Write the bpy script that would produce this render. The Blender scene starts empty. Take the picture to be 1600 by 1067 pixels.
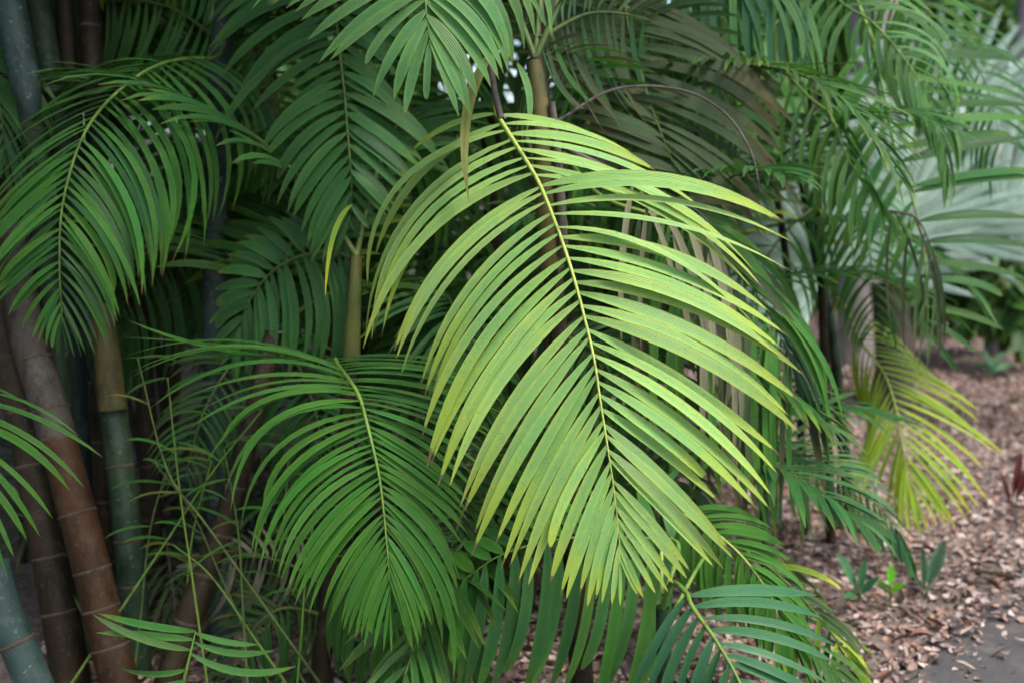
import bpy, math, random
import numpy as np
from mathutils import Vector
random.seed(7)
rng = np.random.default_rng(7)
scene = bpy.context.scene
COL = scene.collection
PI = math.pi

# ------------------------------------------------------------------ camera, sky, sun, exposure
FPX = 1555.6                      # focal length in photograph pixels (35 mm on a 36 mm sensor)
PITCH = math.atan((533.5 - 300) / FPX)
CAM = np.array([0.0, 0.0, 1.5])
FWD = np.array([0, math.cos(PITCH), -math.sin(PITCH)])
UP = np.array([0, math.sin(PITCH), math.cos(PITCH)])
RT = np.array([1.0, 0, 0])
cd = bpy.data.cameras.new('camera')
cam = bpy.data.objects.new('camera', cd)
COL.objects.link(cam)
cam.location = CAM
cam.rotation_euler = (PI / 2 - PITCH, 0, 0)
cd.lens = 35; cd.sensor_width = 36
cd.clip_start = 0.05; cd.clip_end = 400
cd.dof.use_dof = True
cd.dof.focus_distance = 2.22
cd.dof.aperture_fstop = 1.9
scene.camera = cam

SUN_EL, SUN_AZ = math.radians(58), math.radians(135)   # azimuth clockwise from +Y: behind the camera, to the right
world = bpy.data.worlds.new('World'); scene.world = world; world.use_nodes = True
wn = world.node_tree.nodes; wl = world.node_tree.links
bg = wn['Background']
sky = wn.new('ShaderNodeTexSky'); sky.sky_type = 'NISHITA'; sky.sun_disc = False
sky.sun_elevation = SUN_EL; sky.sun_rotation = SUN_AZ
sky.air_density = 1.0; sky.dust_density = 4.0; sky.ozone_density = 1.0
wl.new(sky.outputs[0], bg.inputs[0]); bg.inputs[1].default_value = 0.135
sd = bpy.data.lights.new('sun', 'SUN'); sun = bpy.data.objects.new('sun', sd); COL.objects.link(sun)
sd.energy = 1.4; sd.angle = math.radians(16); sd.color = (1, 0.96, 0.9)
sv = Vector((math.sin(SUN_AZ) * math.cos(SUN_EL), math.cos(SUN_AZ) * math.cos(SUN_EL), math.sin(SUN_EL)))
sun.rotation_euler = sv.to_track_quat('Z', 'Y').to_euler()
vs = scene.view_settings
vs.view_transform = 'Standard'; vs.look = 'None'; vs.gamma = 1; vs.use_curve_mapping = False
vs.exposure = 1.5
scene.cycles.max_bounces = 8; scene.cycles.transparent_max_bounces = 4
scene.cycles.sample_clamp_indirect = 4

def at(px, py, d):
    """World point seen at a photograph pixel, d metres ahead of the camera."""
    return CAM + d * (FWD + (px - 800) / FPX * RT + (533.5 - py) / FPX * UP)
def px_of(p):
    v = np.asarray(p) - CAM
    d = v @ FWD
    return 800 + FPX * (v @ RT) / d, 533.5 - FPX * (v @ UP) / d
def gnd(px, py):
    r = FWD + (px - 800) / FPX * RT + (533.5 - py) / FPX * UP
    return CAM + r * (-CAM[2] / r[2])

# ------------------------------------------------------------------ materials
def nodes_of(name):
    m = bpy.data.materials.new(name); m.use_nodes = True
    nt = m.node_tree
    for n in list(nt.nodes): nt.nodes.remove(n)
    out = nt.nodes.new('ShaderNodeOutputMaterial')
    return m, nt, out
def NN(nt, typ, **kw):
    n = nt.nodes.new(typ)
    for k, v in kw.items(): setattr(n, k, v)
    return n
def sock(nt, s, v):
    if hasattr(v, 'is_output') or isinstance(v, bpy.types.NodeSocket): nt.links.new(v, s)
    else: s.default_value = v
def M_(nt, op, a, b=0.0, c=None):
    n = NN(nt, 'ShaderNodeMath', operation=op)
    sock(nt, n.inputs[0], a); sock(nt, n.inputs[1], b)
    if c is not None: sock(nt, n.inputs[2], c)
    return n.outputs[0]
def SM(nt, x, lo, hi):
    n = NN(nt, 'ShaderNodeMapRange', interpolation_type='SMOOTHSTEP')
    sock(nt, n.inputs[0], x); n.inputs[1].default_value = lo; n.inputs[2].default_value = hi
    return n.outputs[0]
def MIX(nt, f, a, b):
    n = NN(nt, 'ShaderNodeMix', data_type='RGBA')
    sock(nt, n.inputs[0], f)
    for s, v in ((n.inputs[6], a), (n.inputs[7], b)):
        if isinstance(v, tuple): s.default_value = (*v, 1)
        else: nt.links.new(v, s)
    return n.outputs[2]
def NOISE(nt, vec, scale, detail=3, rough=0.55):
    n = NN(nt, 'ShaderNodeTexNoise')
    if vec is not None: nt.links.new(vec, n.inputs['Vector'])
    n.inputs['Scale'].default_value = scale; n.inputs['Detail'].default_value = detail; n.inputs['Roughness'].default_value = rough
    return n.outputs[0]

def leaf_mat(name, mid, edge, tip, brown=(0.15, 0.11, 0.05), tipstart=0.6, brownstart=0.965, rough=0.4, trans=0.22, var=0.22, edgew=0.5, spots=0.25, spec=0.32):
    m, nt, out = nodes_of(name)
    uv = NN(nt, 'ShaderNodeUVMap'); sep = NN(nt, 'ShaderNodeSeparateXYZ'); nt.links.new(uv.outputs[0], sep.inputs[0])
    u, v = sep.outputs[0], sep.outputs[1]
    geo = NN(nt, 'ShaderNodeNewGeometry'); oi = NN(nt, 'ShaderNodeObjectInfo')
    rnd = M_(nt, 'FRACT', M_(nt, 'ADD', oi.outputs['Random'], geo.outputs['Random Per Island']))
    pos = geo.outputs['Position']
    n1 = NOISE(nt, pos, 9, 3); n2 = NOISE(nt, pos, 60, 3); n3 = NOISE(nt, pos, 260, 2)
    e = M_(nt, 'MULTIPLY', M_(nt, 'ABSOLUTE', M_(nt, 'SUBTRACT', u, 0.5)), 2)
    ee = M_(nt, 'ADD', e, M_(nt, 'MULTIPLY', M_(nt, 'SUBTRACT', n1, 0.5), 1.6))
    ee = M_(nt, 'ADD', ee, M_(nt, 'MULTIPLY', M_(nt, 'SUBTRACT', n2, 0.5), 0.9))
    c = MIX(nt, SM(nt, ee, edgew - 0.35, edgew + 0.45), mid, edge)
    tv = M_(nt, 'ADD', v, M_(nt, 'MULTIPLY', M_(nt, 'SUBTRACT', n2, 0.5), 0.35))
    tv = M_(nt, 'ADD', tv, M_(nt, 'MULTIPLY', M_(nt, 'SUBTRACT', rnd, 0.5), 0.3))
    c = MIX(nt, SM(nt, tv, tipstart, tipstart + 0.4), c, tip)
    # pale midrib and base
    mr = M_(nt, 'MULTIPLY', SM(nt, e, 0.07, 0.01), 0.16)
    c = MIX(nt, mr, c, tuple(min(1, x * 1.5 + 0.02) for x in edge))
    # fine long veins
    w = M_(nt, 'SINE', M_(nt, 'MULTIPLY', M_(nt, 'ADD', u, M_(nt, 'MULTIPLY', n1, 0.03)), 50.0))
    c = MIX(nt, M_(nt, 'MULTIPLY', SM(nt, w, 0.2, 1.0), 0.18), c, tuple(x * 0.55 for x in mid))
    # little dark specks
    c = MIX(nt, M_(nt, 'MULTIPLY', SM(nt, n3, 0.63, 0.72), spots), c, (0.03, 0.025, 0.012))
    br = M_(nt, 'ADD', v, M_(nt, 'MULTIPLY', M_(nt, 'SUBTRACT', n2, 0.5), 0.08))
    br = M_(nt, 'ADD', br, M_(nt, 'MULTIPLY', M_(nt, 'SUBTRACT', rnd, 0.5), 0.06))
    c = MIX(nt, SM(nt, br, brownstart, brownstart + 0.02), c, brown)
    hsv = NN(nt, 'ShaderNodeHueSaturation')
    nt.links.new(c, hsv.inputs['Color'])
    sock(nt, hsv.inputs['Hue'], M_(nt, 'ADD', 0.5 - 0.012, M_(nt, 'MULTIPLY', rnd, 0.024)))
    sock(nt, hsv.inputs['Value'], M_(nt, 'ADD', 1 - var, M_(nt, 'MULTIPLY', M_(nt, 'FRACT', M_(nt, 'MULTIPLY', rnd, 7.31)), 2 * var)))
    c = hsv.outputs[0]
    p = NN(nt, 'ShaderNodeBsdfPrincipled')
    nt.links.new(c, p.inputs['Base Color']); p.inputs['Specular IOR Level'].default_value = spec
    sock(nt, p.inputs['Roughness'], M_(nt, 'ADD', rough - 0.06, M_(nt, 'MULTIPLY', n2, 0.14)))
    bmp = NN(nt, 'ShaderNodeBump'); bmp.inputs['Strength'].default_value = 0.6; bmp.inputs['Distance'].default_value = 0.0014
    sock(nt, bmp.inputs['Height'], M_(nt, 'ADD', w, M_(nt, 'MULTIPLY', n2, 2.0)))
    nt.links.new(bmp.outputs[0], p.inputs['Normal'])
    t = NN(nt, 'ShaderNodeBsdfTranslucent')
    tc = NN(nt, 'ShaderNodeHueSaturation'); nt.links.new(c, tc.inputs['Color']); tc.inputs['Hue'].default_value = 0.5 if name == 'leaf_dead_tan' else 0.487
    tc.inputs['Saturation'].default_value = 1.1; tc.inputs['Value'].default_value = 1.5
    nt.links.new(tc.outputs[0], t.inputs[0])
    mx = NN(nt, 'ShaderNodeMixShader'); mx.inputs[0].default_value = trans
    nt.links.new(p.outputs[0], mx.inputs[1]); nt.links.new(t.outputs[0], mx.inputs[2])
    nt.links.new(mx.outputs[0], out.inputs[0])
    return m

def bark_mat(name, lo, hi, streak=(0.3, 0.28, 0.22), amt=0.4, scale=14, rough=0.6):
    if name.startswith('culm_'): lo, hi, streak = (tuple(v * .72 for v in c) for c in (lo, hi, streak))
    m, nt, out = nodes_of(name)
    geo = NN(nt, 'ShaderNodeNewGeometry')
    mp = NN(nt, 'ShaderNodeMapping'); nt.links.new(geo.outputs['Position'], mp.inputs[0]); mp.inputs['Scale'].default_value = (1, 1, 0.25)
    n1 = NOISE(nt, geo.outputs['Position'], scale * 0.35, 4, 0.6)
    n2 = NOISE(nt, mp.outputs[0], scale * 5, 4, 0.65)
    n3 = NOISE(nt, geo.outputs['Position'], scale * 1.3, 5, 0.7)
    c = MIX(nt, SM(nt, n1, 0.35, 0.65), lo, hi)
    c = MIX(nt, M_(nt, 'MULTIPLY', SM(nt, n3, 0.5, 0.68), amt), c, streak)
    c = MIX(nt, M_(nt, 'MULTIPLY', SM(nt, n2, 0.5, 0.75), 0.5), c, tuple(x * 0.5 for x in lo))
    n4 = NOISE(nt, mp.outputs[0], scale * 1.6, 6, 0.75)
    c = MIX(nt, M_(nt, 'MULTIPLY', SM(nt, n4, 0.52, 0.6), 0.55), c, tuple(x * 0.4 for x in lo))
    n5 = NOISE(nt, geo.outputs['Position'], scale * 9, 3, 0.6)
    c = MIX(nt, M_(nt, 'MULTIPLY', SM(nt, n5, 0.62, 0.7), 0.6), c, tuple(min(.4, x * 1.5 + .02) for x in streak))
    p = NN(nt, 'ShaderNodeBsdfPrincipled'); nt.links.new(c, p.inputs['Base Color']); p.inputs['Roughness'].default_value = rough; p.inputs['Specular IOR Level'].default_value = .18
    bmp = NN(nt, 'ShaderNodeBump'); bmp.inputs['Strength'].default_value = 0.5; bmp.inputs['Distance'].default_value = 0.004
    nt.links.new(n2, bmp.inputs['Height']); nt.links.new(bmp.outputs[0], p.inputs['Normal'])
    nt.links.new(p.outputs[0], out.inputs[0])
    return m

MAT = {}
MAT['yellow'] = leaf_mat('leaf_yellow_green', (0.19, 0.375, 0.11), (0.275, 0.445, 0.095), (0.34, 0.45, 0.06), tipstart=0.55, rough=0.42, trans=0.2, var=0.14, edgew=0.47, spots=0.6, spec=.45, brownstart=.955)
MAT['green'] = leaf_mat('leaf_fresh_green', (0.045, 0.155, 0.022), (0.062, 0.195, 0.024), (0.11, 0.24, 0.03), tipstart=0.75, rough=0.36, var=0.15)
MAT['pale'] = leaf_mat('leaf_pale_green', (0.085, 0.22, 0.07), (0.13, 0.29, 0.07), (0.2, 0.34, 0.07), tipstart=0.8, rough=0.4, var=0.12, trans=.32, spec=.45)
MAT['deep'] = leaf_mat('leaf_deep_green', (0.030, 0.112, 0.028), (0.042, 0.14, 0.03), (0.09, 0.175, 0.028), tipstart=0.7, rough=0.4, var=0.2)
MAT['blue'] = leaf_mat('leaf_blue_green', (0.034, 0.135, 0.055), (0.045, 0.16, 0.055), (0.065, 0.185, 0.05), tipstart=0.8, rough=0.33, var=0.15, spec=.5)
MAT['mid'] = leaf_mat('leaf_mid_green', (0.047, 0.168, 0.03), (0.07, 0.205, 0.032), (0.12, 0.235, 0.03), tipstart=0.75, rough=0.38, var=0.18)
MAT['olive'] = leaf_mat('leaf_olive_brown', (0.036, 0.078, 0.028), (0.055, 0.09, 0.03), (0.10, 0.095, 0.04), tipstart=0.5, rough=0.5, var=0.22, brown=(0.15, 0.12, 0.06))
MAT['gold'] = leaf_mat('leaf_golden', (0.19, 0.34, 0.035), (0.32, 0.43, 0.04), (0.48, 0.48, 0.03), tipstart=0.6, rough=0.45, var=0.15)
MAT['sere'] = leaf_mat('leaf_sere', (0.09, 0.12, 0.025), (0.15, 0.165, 0.03), (0.12, 0.10, 0.035), tipstart=.7, brownstart=.95, rough=.55, spots=.6)
MAT['dead'] = leaf_mat('leaf_dead_tan', (0.165, 0.17, 0.10), (0.205, 0.205, 0.13), (0.17, 0.15, 0.09), tipstart=0.6, rough=0.7, trans=0.12, var=0.25)
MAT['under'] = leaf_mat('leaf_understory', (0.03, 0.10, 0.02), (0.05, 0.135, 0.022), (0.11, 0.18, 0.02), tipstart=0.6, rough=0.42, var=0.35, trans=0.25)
MAT['silver'] = leaf_mat('leaf_silver_fan', (0.12, 0.20, 0.155), (0.20, 0.29, 0.235), (0.20, 0.27, 0.18), tipstart=0.8, rough=0.5, var=0.32, trans=0.18, spots=0.05)
MAT['rachis_y'] = bark_mat('rachis_yellow', (0.24, 0.33, 0.06), (0.33, 0.40, 0.09), (0.2, 0.14, 0.06), 0.35, 18, 0.4)
MAT['rachis_g'] = bark_mat('rachis_green', (0.08, 0.17, 0.03), (0.13, 0.22, 0.04), (0.14, 0.13, 0.04), 0.3, 18, 0.4)
MAT['rachis_d'] = bark_mat('rachis_dark', (0.05, 0.09, 0.025), (0.08, 0.12, 0.03), (0.10, 0.08, 0.04), 0.3, 18, 0.5)
MAT['rachis_dead'] = bark_mat('rachis_dead', (0.06, 0.052, 0.048), (0.11, 0.098, 0.088), (0.035, 0.03, 0.028), 0.4, 18, 0.7)
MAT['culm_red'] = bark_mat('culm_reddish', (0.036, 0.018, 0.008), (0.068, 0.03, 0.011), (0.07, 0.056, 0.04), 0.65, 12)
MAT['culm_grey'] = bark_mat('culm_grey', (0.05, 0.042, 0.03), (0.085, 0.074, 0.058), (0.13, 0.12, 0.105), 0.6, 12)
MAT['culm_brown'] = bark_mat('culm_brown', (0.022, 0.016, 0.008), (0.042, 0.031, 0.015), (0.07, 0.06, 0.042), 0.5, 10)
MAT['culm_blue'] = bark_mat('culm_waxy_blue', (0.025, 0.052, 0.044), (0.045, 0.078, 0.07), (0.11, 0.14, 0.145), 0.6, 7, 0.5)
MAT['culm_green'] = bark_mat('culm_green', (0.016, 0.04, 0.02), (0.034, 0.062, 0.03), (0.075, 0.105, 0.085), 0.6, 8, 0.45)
MAT['sheath_yel'] = bark_mat('sheath_yellow', (0.20, 0.20, 0.05), (0.28, 0.22, 0.06), (0.22, 0.11, 0.03), 0.6, 7, 0.5)
MAT['sheath_dull'] = bark_mat('sheath_dull', (0.05, 0.055, 0.02), (0.11, 0.07, 0.02), (0.05, 0.08, 0.05), 0.5, 9, 0.5)
MAT['sheath_olive'] = bark_mat('sheath_olive', (0.055, 0.075, 0.018), (0.10, 0.105, 0.025), (0.06, 0.04, 0.015), 0.6, 9, 0.6)
MAT['sheath_brown'] = bark_mat('sheath_brown', (0.05, 0.055, 0.018), (0.11, 0.085, 0.032), (0.035, 0.055, 0.02), 0.75, 10, 0.65)
MAT['ring'] = bark_mat('ring_scar', (0.045, 0.036, 0.026), (0.075, 0.06, 0.044), (0.03, 0.022, 0.015), 0.5, 30, 0.8)
MAT['trunk_brown'] = bark_mat('trunk_brown', (0.06, 0.05, 0.04), (0.11, 0.092, 0.078), (0.15, 0.135, 0.12), 0.4, 8, 0.85)
MAT['trunk_grey'] = bark_mat('trunk_grey', (0.26, 0.23, 0.23), (0.36, 0.33, 0.33), (0.18, 0.15, 0.14), 0.5, 6, 0.85)

# ------------------------------------------------------------------ geometry helpers
def link(o, parent=None, loc=None):
    COL.objects.link(o)
    if parent is not None: o.parent = parent
    if loc is not None: o.location = loc
    return o
WORLD_LOC = {}
def wloc(o):
    return WORLD_LOC.get(o.name, np.zeros(3))
def empty(name, loc, parent=None, **props):
    o = bpy.data.objects.new(name, None); o.empty_display_size = 0.05
    COL.objects.link(o)
    loc = np.asarray(loc, float)
    if parent is not None:
        o.parent = parent; o.location = loc - wloc(parent)
    else: o.location = loc
    WORLD_LOC[o.name] = loc
    for k, v in props.items(): o[k] = v
    return o
def mesh_obj(name, V, F, mat, parent=None, uv=None, smooth=True, origin=None, **props):
    """V world-space (n,3), F (m,4) or list; linked as one object whose origin sits at `origin`."""
    V = np.asarray(V, float)
    org = np.asarray(origin if origin is not None else (wloc(parent) if parent is not None else V.mean(0)), float)
    me = bpy.data.meshes.new(name)
    if isinstance(F, np.ndarray):
        n, k = F.shape
        me.vertices.add(len(V)); me.vertices.foreach_set('co', (V - org).ravel())
        me.loops.add(n * k); me.loops.foreach_set('vertex_index', F.ravel().astype(np.int32))
        me.polygons.add(n); me.polygons.foreach_set('loop_start', np.arange(0, n * k, k, dtype=np.int32))
        me.update(calc_edges=True)
    else:
        me.from_pydata([tuple(x) for x in (V - org)], [], F)
    if uv is not None:
        l = me.uv_layers.new(name='UVMap'); l.data.foreach_set('uv', np.asarray(uv, np.float32).ravel())
    me.materials.append(mat)
    if smooth: me.polygons.foreach_set('use_smooth', np.ones(len(me.polygons), bool))
    o = bpy.data.objects.new(name, me); COL.objects.link(o)
    if parent is not None:
        o.parent = parent; o.location = org - wloc(parent)
    else: o.location = org
    WORLD_LOC[o.name] = org
    for k, v in props.items(): o[k] = v
    return o

def spline(P, n):
    """Centripetal-ish Catmull-Rom through P, n samples evenly spaced by arc length."""
    P = np.asarray(P, float)
    Q = np.vstack([2 * P[0] - P[1], P, 2 * P[-1] - P[-2]])
    out = []
    for i in range(1, len(Q) - 2):
        t = np.linspace(0, 1, 24, endpoint=False)[:, None]
        a, b, c, d = Q[i - 1], Q[i], Q[i + 1], Q[i + 2]
        out.append(0.5 * (2 * b + (c - a) * t + (2 * a - 5 * b + 4 * c - d) * t ** 2 + (3 * b - a - 3 * c + d) * t ** 3))
    out.append(P[-1][None]); D = np.vstack(out)
    s = np.r_[0, np.cumsum(np.linalg.norm(np.diff(D, axis=0), axis=1))]
    ss = np.linspace(0, s[-1], n)
    return np.stack([np.interp(ss, s, D[:, k]) for k in range(3)], 1)
def nrm(a):
    return a / np.maximum(np.linalg.norm(a, axis=-1, keepdims=True), 1e-9)
def tube_arrays(C, R, k=8, ref=(0.31, 0.2, 0.93)):
    C = np.asarray(C); n = len(C); R = np.broadcast_to(R, (n,))
    T = nrm(np.gradient(C, axis=0))
    A = np.cross(T, np.array(ref)); A = np.where(np.linalg.norm(A, axis=1, keepdims=True) < 0.15, np.cross(T, [1, 0, 0]), A); A = nrm(A)
    B = np.cross(T, A)
    th = np.linspace(0, 2 * PI, k, endpoint=False)
    V = C[:, None] + R[:, None, None] * (np.cos(th)[None, :, None] * A[:, None] + np.sin(th)[None, :, None] * B[:, None])
    i, j = np.meshgrid(np.arange(n - 1), np.arange(k), indexing='ij')
    F = np.stack([i * k + j, i * k + (j + 1) % k, (i + 1) * k + (j + 1) % k, (i + 1) * k + j], -1).reshape(-1, 4)
    return V.reshape(-1, 3), F
def tube(name, C, R, mat, parent=None, k=8, **props):
    V, F = tube_arrays(C, R, k)
    return mesh_obj(name, V, F, mat, parent, **props)

def leaflet_arrays(P0, P1, P2, W, N, roll, twist, fold, seg, blunt):
    """Vectorised leaflets: quadratic curves P0-P1-P2 (m,3), width W (m,), face normal N (m,3). Returns (m, (seg+1)*3, 3), faces and uvs of one."""
    m = len(P0); t = np.linspace(0, 1, seg + 1)
    tt = t[None, :, None]
    C = (1 - tt) ** 2 * P0[:, None] + 2 * (1 - tt) * tt * P1[:, None] + tt ** 2 * P2[:, None]
    T = nrm(2 * (1 - tt) * (P1 - P0)[:, None] + 2 * tt * (P2 - P1)[:, None])
    Nn = nrm(N[:, None] - (N[:, None] * T).sum(-1, keepdims=True) * T)
    S = np.cross(T, Nn)
    ang = roll[:, None] + twist[:, None] * t[None]
    ca, sa = np.cos(ang)[..., None], np.sin(ang)[..., None]
    S2 = ca * S + sa * Nn; N2 = -sa * S + ca * Nn
    prof0 = np.interp(t, [0, 0.04, 0.12, 0.25, 0.45, 0.65, 0.8, 0.9, 0.96, 1.0], [0.22, 0.42, 0.72, 0.95, 1.0, 0.93, 0.68, 0.38, 0.16, 0.02])
    prof1 = np.interp(t, [0, 0.04, 0.12, 0.25, 0.5, 0.8, 0.93, 0.98, 1.0], [0.22, 0.42, 0.72, 0.95, 1.0, 0.9, 0.66, 0.42, 0.2])
    pr = prof0[None] * (1 - blunt[:, None]) + prof1[None] * blunt[:, None]
    hw = (W[:, None] * pr * 0.5)[..., None]
    f = (fold[:, None] * np.interp(t, [0, 0.1, 0.5, 1], [2.2, 1.4, 1.0, 0.7])[None])[..., None]
    Lf = C - S2 * hw + N2 * hw * f
    Rg = C + S2 * hw + N2 * hw * f
    V = np.stack([Lf, C, Rg], 2).reshape(m, -1, 3)
    F = []; UV = []
    for i in range(seg):
        for j in range(2):
            a = i * 3 + j
            F.append((a, a + 1, a + 4, a + 3))
            UV += [(j * .5, t[i]), (j * .5 + .5, t[i]), (j * .5 + .5, t[i + 1]), (j * .5, t[i + 1])]
    return V, np.array(F, np.int32), np.array(UV, np.float32)

def emit(V, F, UV, mats, frond, individual, name='leaflet', P0=None):
    m, nv, _ = V.shape
    if individual:
        for i in range(m):
            mesh_obj(name, V[i], F, mats[i] if isinstance(mats, list) else mats, frond, uv=UV, origin=P0[i])
    else:
        FF = (F[None] + (np.arange(m) * nv)[:, None, None]).reshape(-1, 4)
        mesh_obj('leaflets', V.reshape(-1, 3), FF, mats if not isinstance(mats, list) else mats[0], frond, uv=np.tile(UV, (m, 1)), kind='stuff')

def frond(palm, rach, L, R, n, width, mat, rmat='rachis_g', rr=0.006, individual=True, label=None, name='palm_frond',
          jit=0.06, roll=(0.0, 0.0), droop=0.0, fold=0.28, seg=10, start=0.0, blunt=0.0, petiole=None, npow=1.0, gap=0.0, mats=None, bscale=1.0):
    """A feather frond. rach: [(px,py,depth)]; L, R: [(base px, base py, tip px, tip py, depth change, bulge)] for each side
    (L = picture left when the rachis runs down). Everything becomes world-space geometry."""
    RP = np.array([at(*p) for p in rach])
    C = spline(RP, 160)
    cp = np.array([px_of(c) for c in C]); dep = (C - CAM) @ FWD
    fr = empty(name, C[0], palm)
    if label: fr['label'] = label
    CC = C
    if petiole is not None:      # the stalk back to the stem
        pp = spline(np.vstack([np.array([at(*p) for p in petiole]), C[0:1], C[6:7]]), 40)[:-3]
        CC = np.vstack([pp, C[1:]])
    rad = np.interp(np.linspace(0, 1, len(CC)), [0, 0.3, 1], [rr * 1.5, rr, rr * 0.25])
    tube('rachis', CC[::2], rad[::2], MAT[rmat], fr, 6)
    T = nrm(np.gradient(C, axis=0))
    allP = []
    for side, K in ((-1, L), (1, R)):
        if not K: continue
        K = np.array(K, float)
        ks = np.array([np.argmin((cp[:, 0] - k[0]) ** 2 + (cp[:, 1] - k[1]) ** 2) for k in K]) / 159.0
        o = np.argsort(ks, kind='stable'); ks, K = ks[o], K[o]
        ks = ks + np.arange(len(ks)) * 1e-4
        s = start + (1 - start) * np.linspace(0, 1, n) ** npow
        s = np.clip(s + rng.normal(0, 0.15 / n, n) + (0.25 / n if side > 0 else 0), 0, 0.995)
        s = s[(s >= ks[0] - 0.06) & (s <= ks[-1] + 0.08)]
        if gap: s = s[rng.random(len(s)) > gap]
        m = len(s)
        P0 = np.stack([np.interp(s, np.linspace(0, 1, 160), C[:, k]) for k in range(3)], 1)
        Ts = nrm(np.stack([np.interp(s, np.linspace(0, 1, 160), T[:, k]) for k in range(3)], 1))
        d0 = (P0 - CAM) @ FWD
        tx, ty, dd, bu = (np.interp(s, ks, K[:, k]) for k in (2, 3, 4, 5))
        P2 = np.array([at(a, b, c) for a, b, c in zip(tx, ty, d0 + dd)])
        ln = np.linalg.norm(P2 - P0, axis=1)
        P2 = P0 + (P2 - P0) * (1 + rng.normal(0, jit * 0.7, m))[:, None]
        P2 = P2 + rng.normal(0, 1, (m, 3)) * ln[:, None] * jit * 0.35
        ch = P2 - P0
        cx, cy = ch @ RT, ch @ UP
        pr = (cy[:, None] * RT - cx[:, None] * UP) if side < 0 else (-cy[:, None] * RT + cx[:, None] * UP)
        bu = bscale * bu * (1 + rng.normal(0, 0.15, m))
        P1 = (P0 + P2) / 2 + pr * bu[:, None] * 2 + (-FWD)[None] * (ln * 0.06 * (1 + rng.normal(0, 0.6, m)))[:, None] * (1 if droop >= 0 else -1)
        N = np.cross(Ts, ch) * side
        N = nrm(np.where((N @ FWD)[:, None] > 0, -N, N))
        W = width * np.interp(ln / max(np.percentile(ln, 75), 1e-3), [0, 0.35, 0.8, 1.3], [0.35, 0.62, 0.95, 1.0]) * (1 + rng.normal(0, 0.08, m))
        rl = roll[0 if side < 0 else 1] + rng.normal(0, 0.16, m)
        tw = rng.normal(0, 0.22, m)
        br = rng.random(m) < .07                      # broken off, blunt
        P2 = np.where(br[:, None], P0 + (P2 - P0) * rng.uniform(.72, .9, m)[:, None], P2)
        hg = (rng.random(m) < .06)[:, None]            # a few hang out of line
        P2 = np.where(hg, P2 + np.array([0, 0, -1]) * (ln * rng.uniform(.08, .2, m))[:, None], P2)
        bl = np.where(br, 1.0, 0) + np.clip(blunt + rng.normal(0, 0.15, m), 0, 1) * ~br
        allP.append((P0, P1, P2, W, N, rl, tw, np.full(m, fold) * (1 + rng.normal(0, 0.3, m)), bl))
    A = [np.concatenate(x) for x in zip(*allP)]
    V, F, UV = leaflet_arrays(*A[:5], A[5], A[6], A[7], seg, A[8])
    mm = MAT[mat]
    if mats: mm = [MAT[random.choices(list(mats), list(mats.values()))[0]] for _ in range(len(V))]
    emit(V, F, UV, mm, fr, individual, P0=A[0])
    return fr

def spray(pm, rach, ll, n, width, mat, label=None, droop=.35, th=(75, 35), petiole=None, rmat='rachis_d', individual=True, mats=None, dd=.06):
    """A frond from its rachis alone: leaflets leave at a narrowing angle and hang at the tips."""
    P = np.array([p[:2] for p in rach], float); T = nrm(np.gradient(P, axis=0))
    m = len(P); L, R = [], []
    for i in range(m):
        s = i / (m - 1); a = math.radians(th[0] + (th[1] - th[0]) * s); l = ll * np.interp(s, [0, .25, .6, 1], [.65, 1, .95, .45])
        for sd, K in ((1, L), (-1, R)):
            S = np.array([-T[i][1], T[i][0]]) * sd
            d = (math.cos(a) * T[i] + math.sin(a) * S) * l + np.array([0, droop * l])
            K.append((*P[i], *(P[i] + d), dd, .1))
    return frond(pm, rach, L, R, n, width, mat, rmat, .0045, individual, label, petiole=petiole, mats=mats, jit=.08)

def palm(label, base, group=None, category='palm', name='areca_palm'):
    p = empty(name, base)
    p['label'] = label; p['category'] = category
    if group: p['group'] = group
    return p

def culm(pm, pts, width_px, mat, rings=(), name='stem', extend_up=0.0, to_ground=True, label=None, k=14):
    """A palm stem through [(px,py,depth)], width in photograph pixels at its first and last point; runs on down into the ground."""
    P = [at(*p) for p in pts]
    if isinstance(width_px, (int, float)): width_px = (width_px, width_px)
    r0 = width_px[0] * pts[0][2] / FPX / 2; r1 = width_px[1] * pts[-1][2] / FPX / 2
    if extend_up:
        dr = nrm(P[0] - P[1]); dr = nrm(dr + np.array([0, 0, 0.6])); P.insert(0, P[0] + dr * extend_up)
    if to_ground and P[-1][2] > 0:
        dr = nrm(P[-1] - P[-2]); dr[2] = min(dr[2], -0.5)
        P.append(P[-1] + dr * (P[-1][2] + 0.05) / -dr[2])
    n = 60
    C = spline(P, n)
    t = np.linspace(0, 1, n)
    rad = r0 + (r1 - r0) * t
    zs = C[:, 2]
    # slight swelling at the nodes
    node = np.abs(((np.linspace(0, np.linalg.norm(np.diff(C, axis=0), axis=1).sum(), n) / 0.17) % 1) - 0.5)
    rad = rad * (1 + 0.03 * np.maximum(0, node - 0.38) / 0.12)
    o = tube(name, C, rad, MAT[mat], pm, k)
    if label: o['label'] = label
    Lt = np.linalg.norm(np.diff(C, axis=0), axis=1).sum()
    cp = np.array([px_of(c)[1] for c in C])
    for y in rings:
        i = int(np.argmin(np.abs(cp - y)))
        if 1 <= i < n - 1:
            T = nrm(C[i + 1] - C[i - 1]); r = rad[i] * 1.035
            tl = np.array([random.uniform(-.1, .1), random.uniform(-.1, .1), 0])
            cc = np.stack([C[i] + T * q * 0.005 for q in (-1, -0.3, 0.3, 1)])
            tube('ring_scar', cc, [r * .97, r * 1.02, r * 1.02, r * .97], MAT['ring'], pm, k)
    return C, rad

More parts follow.
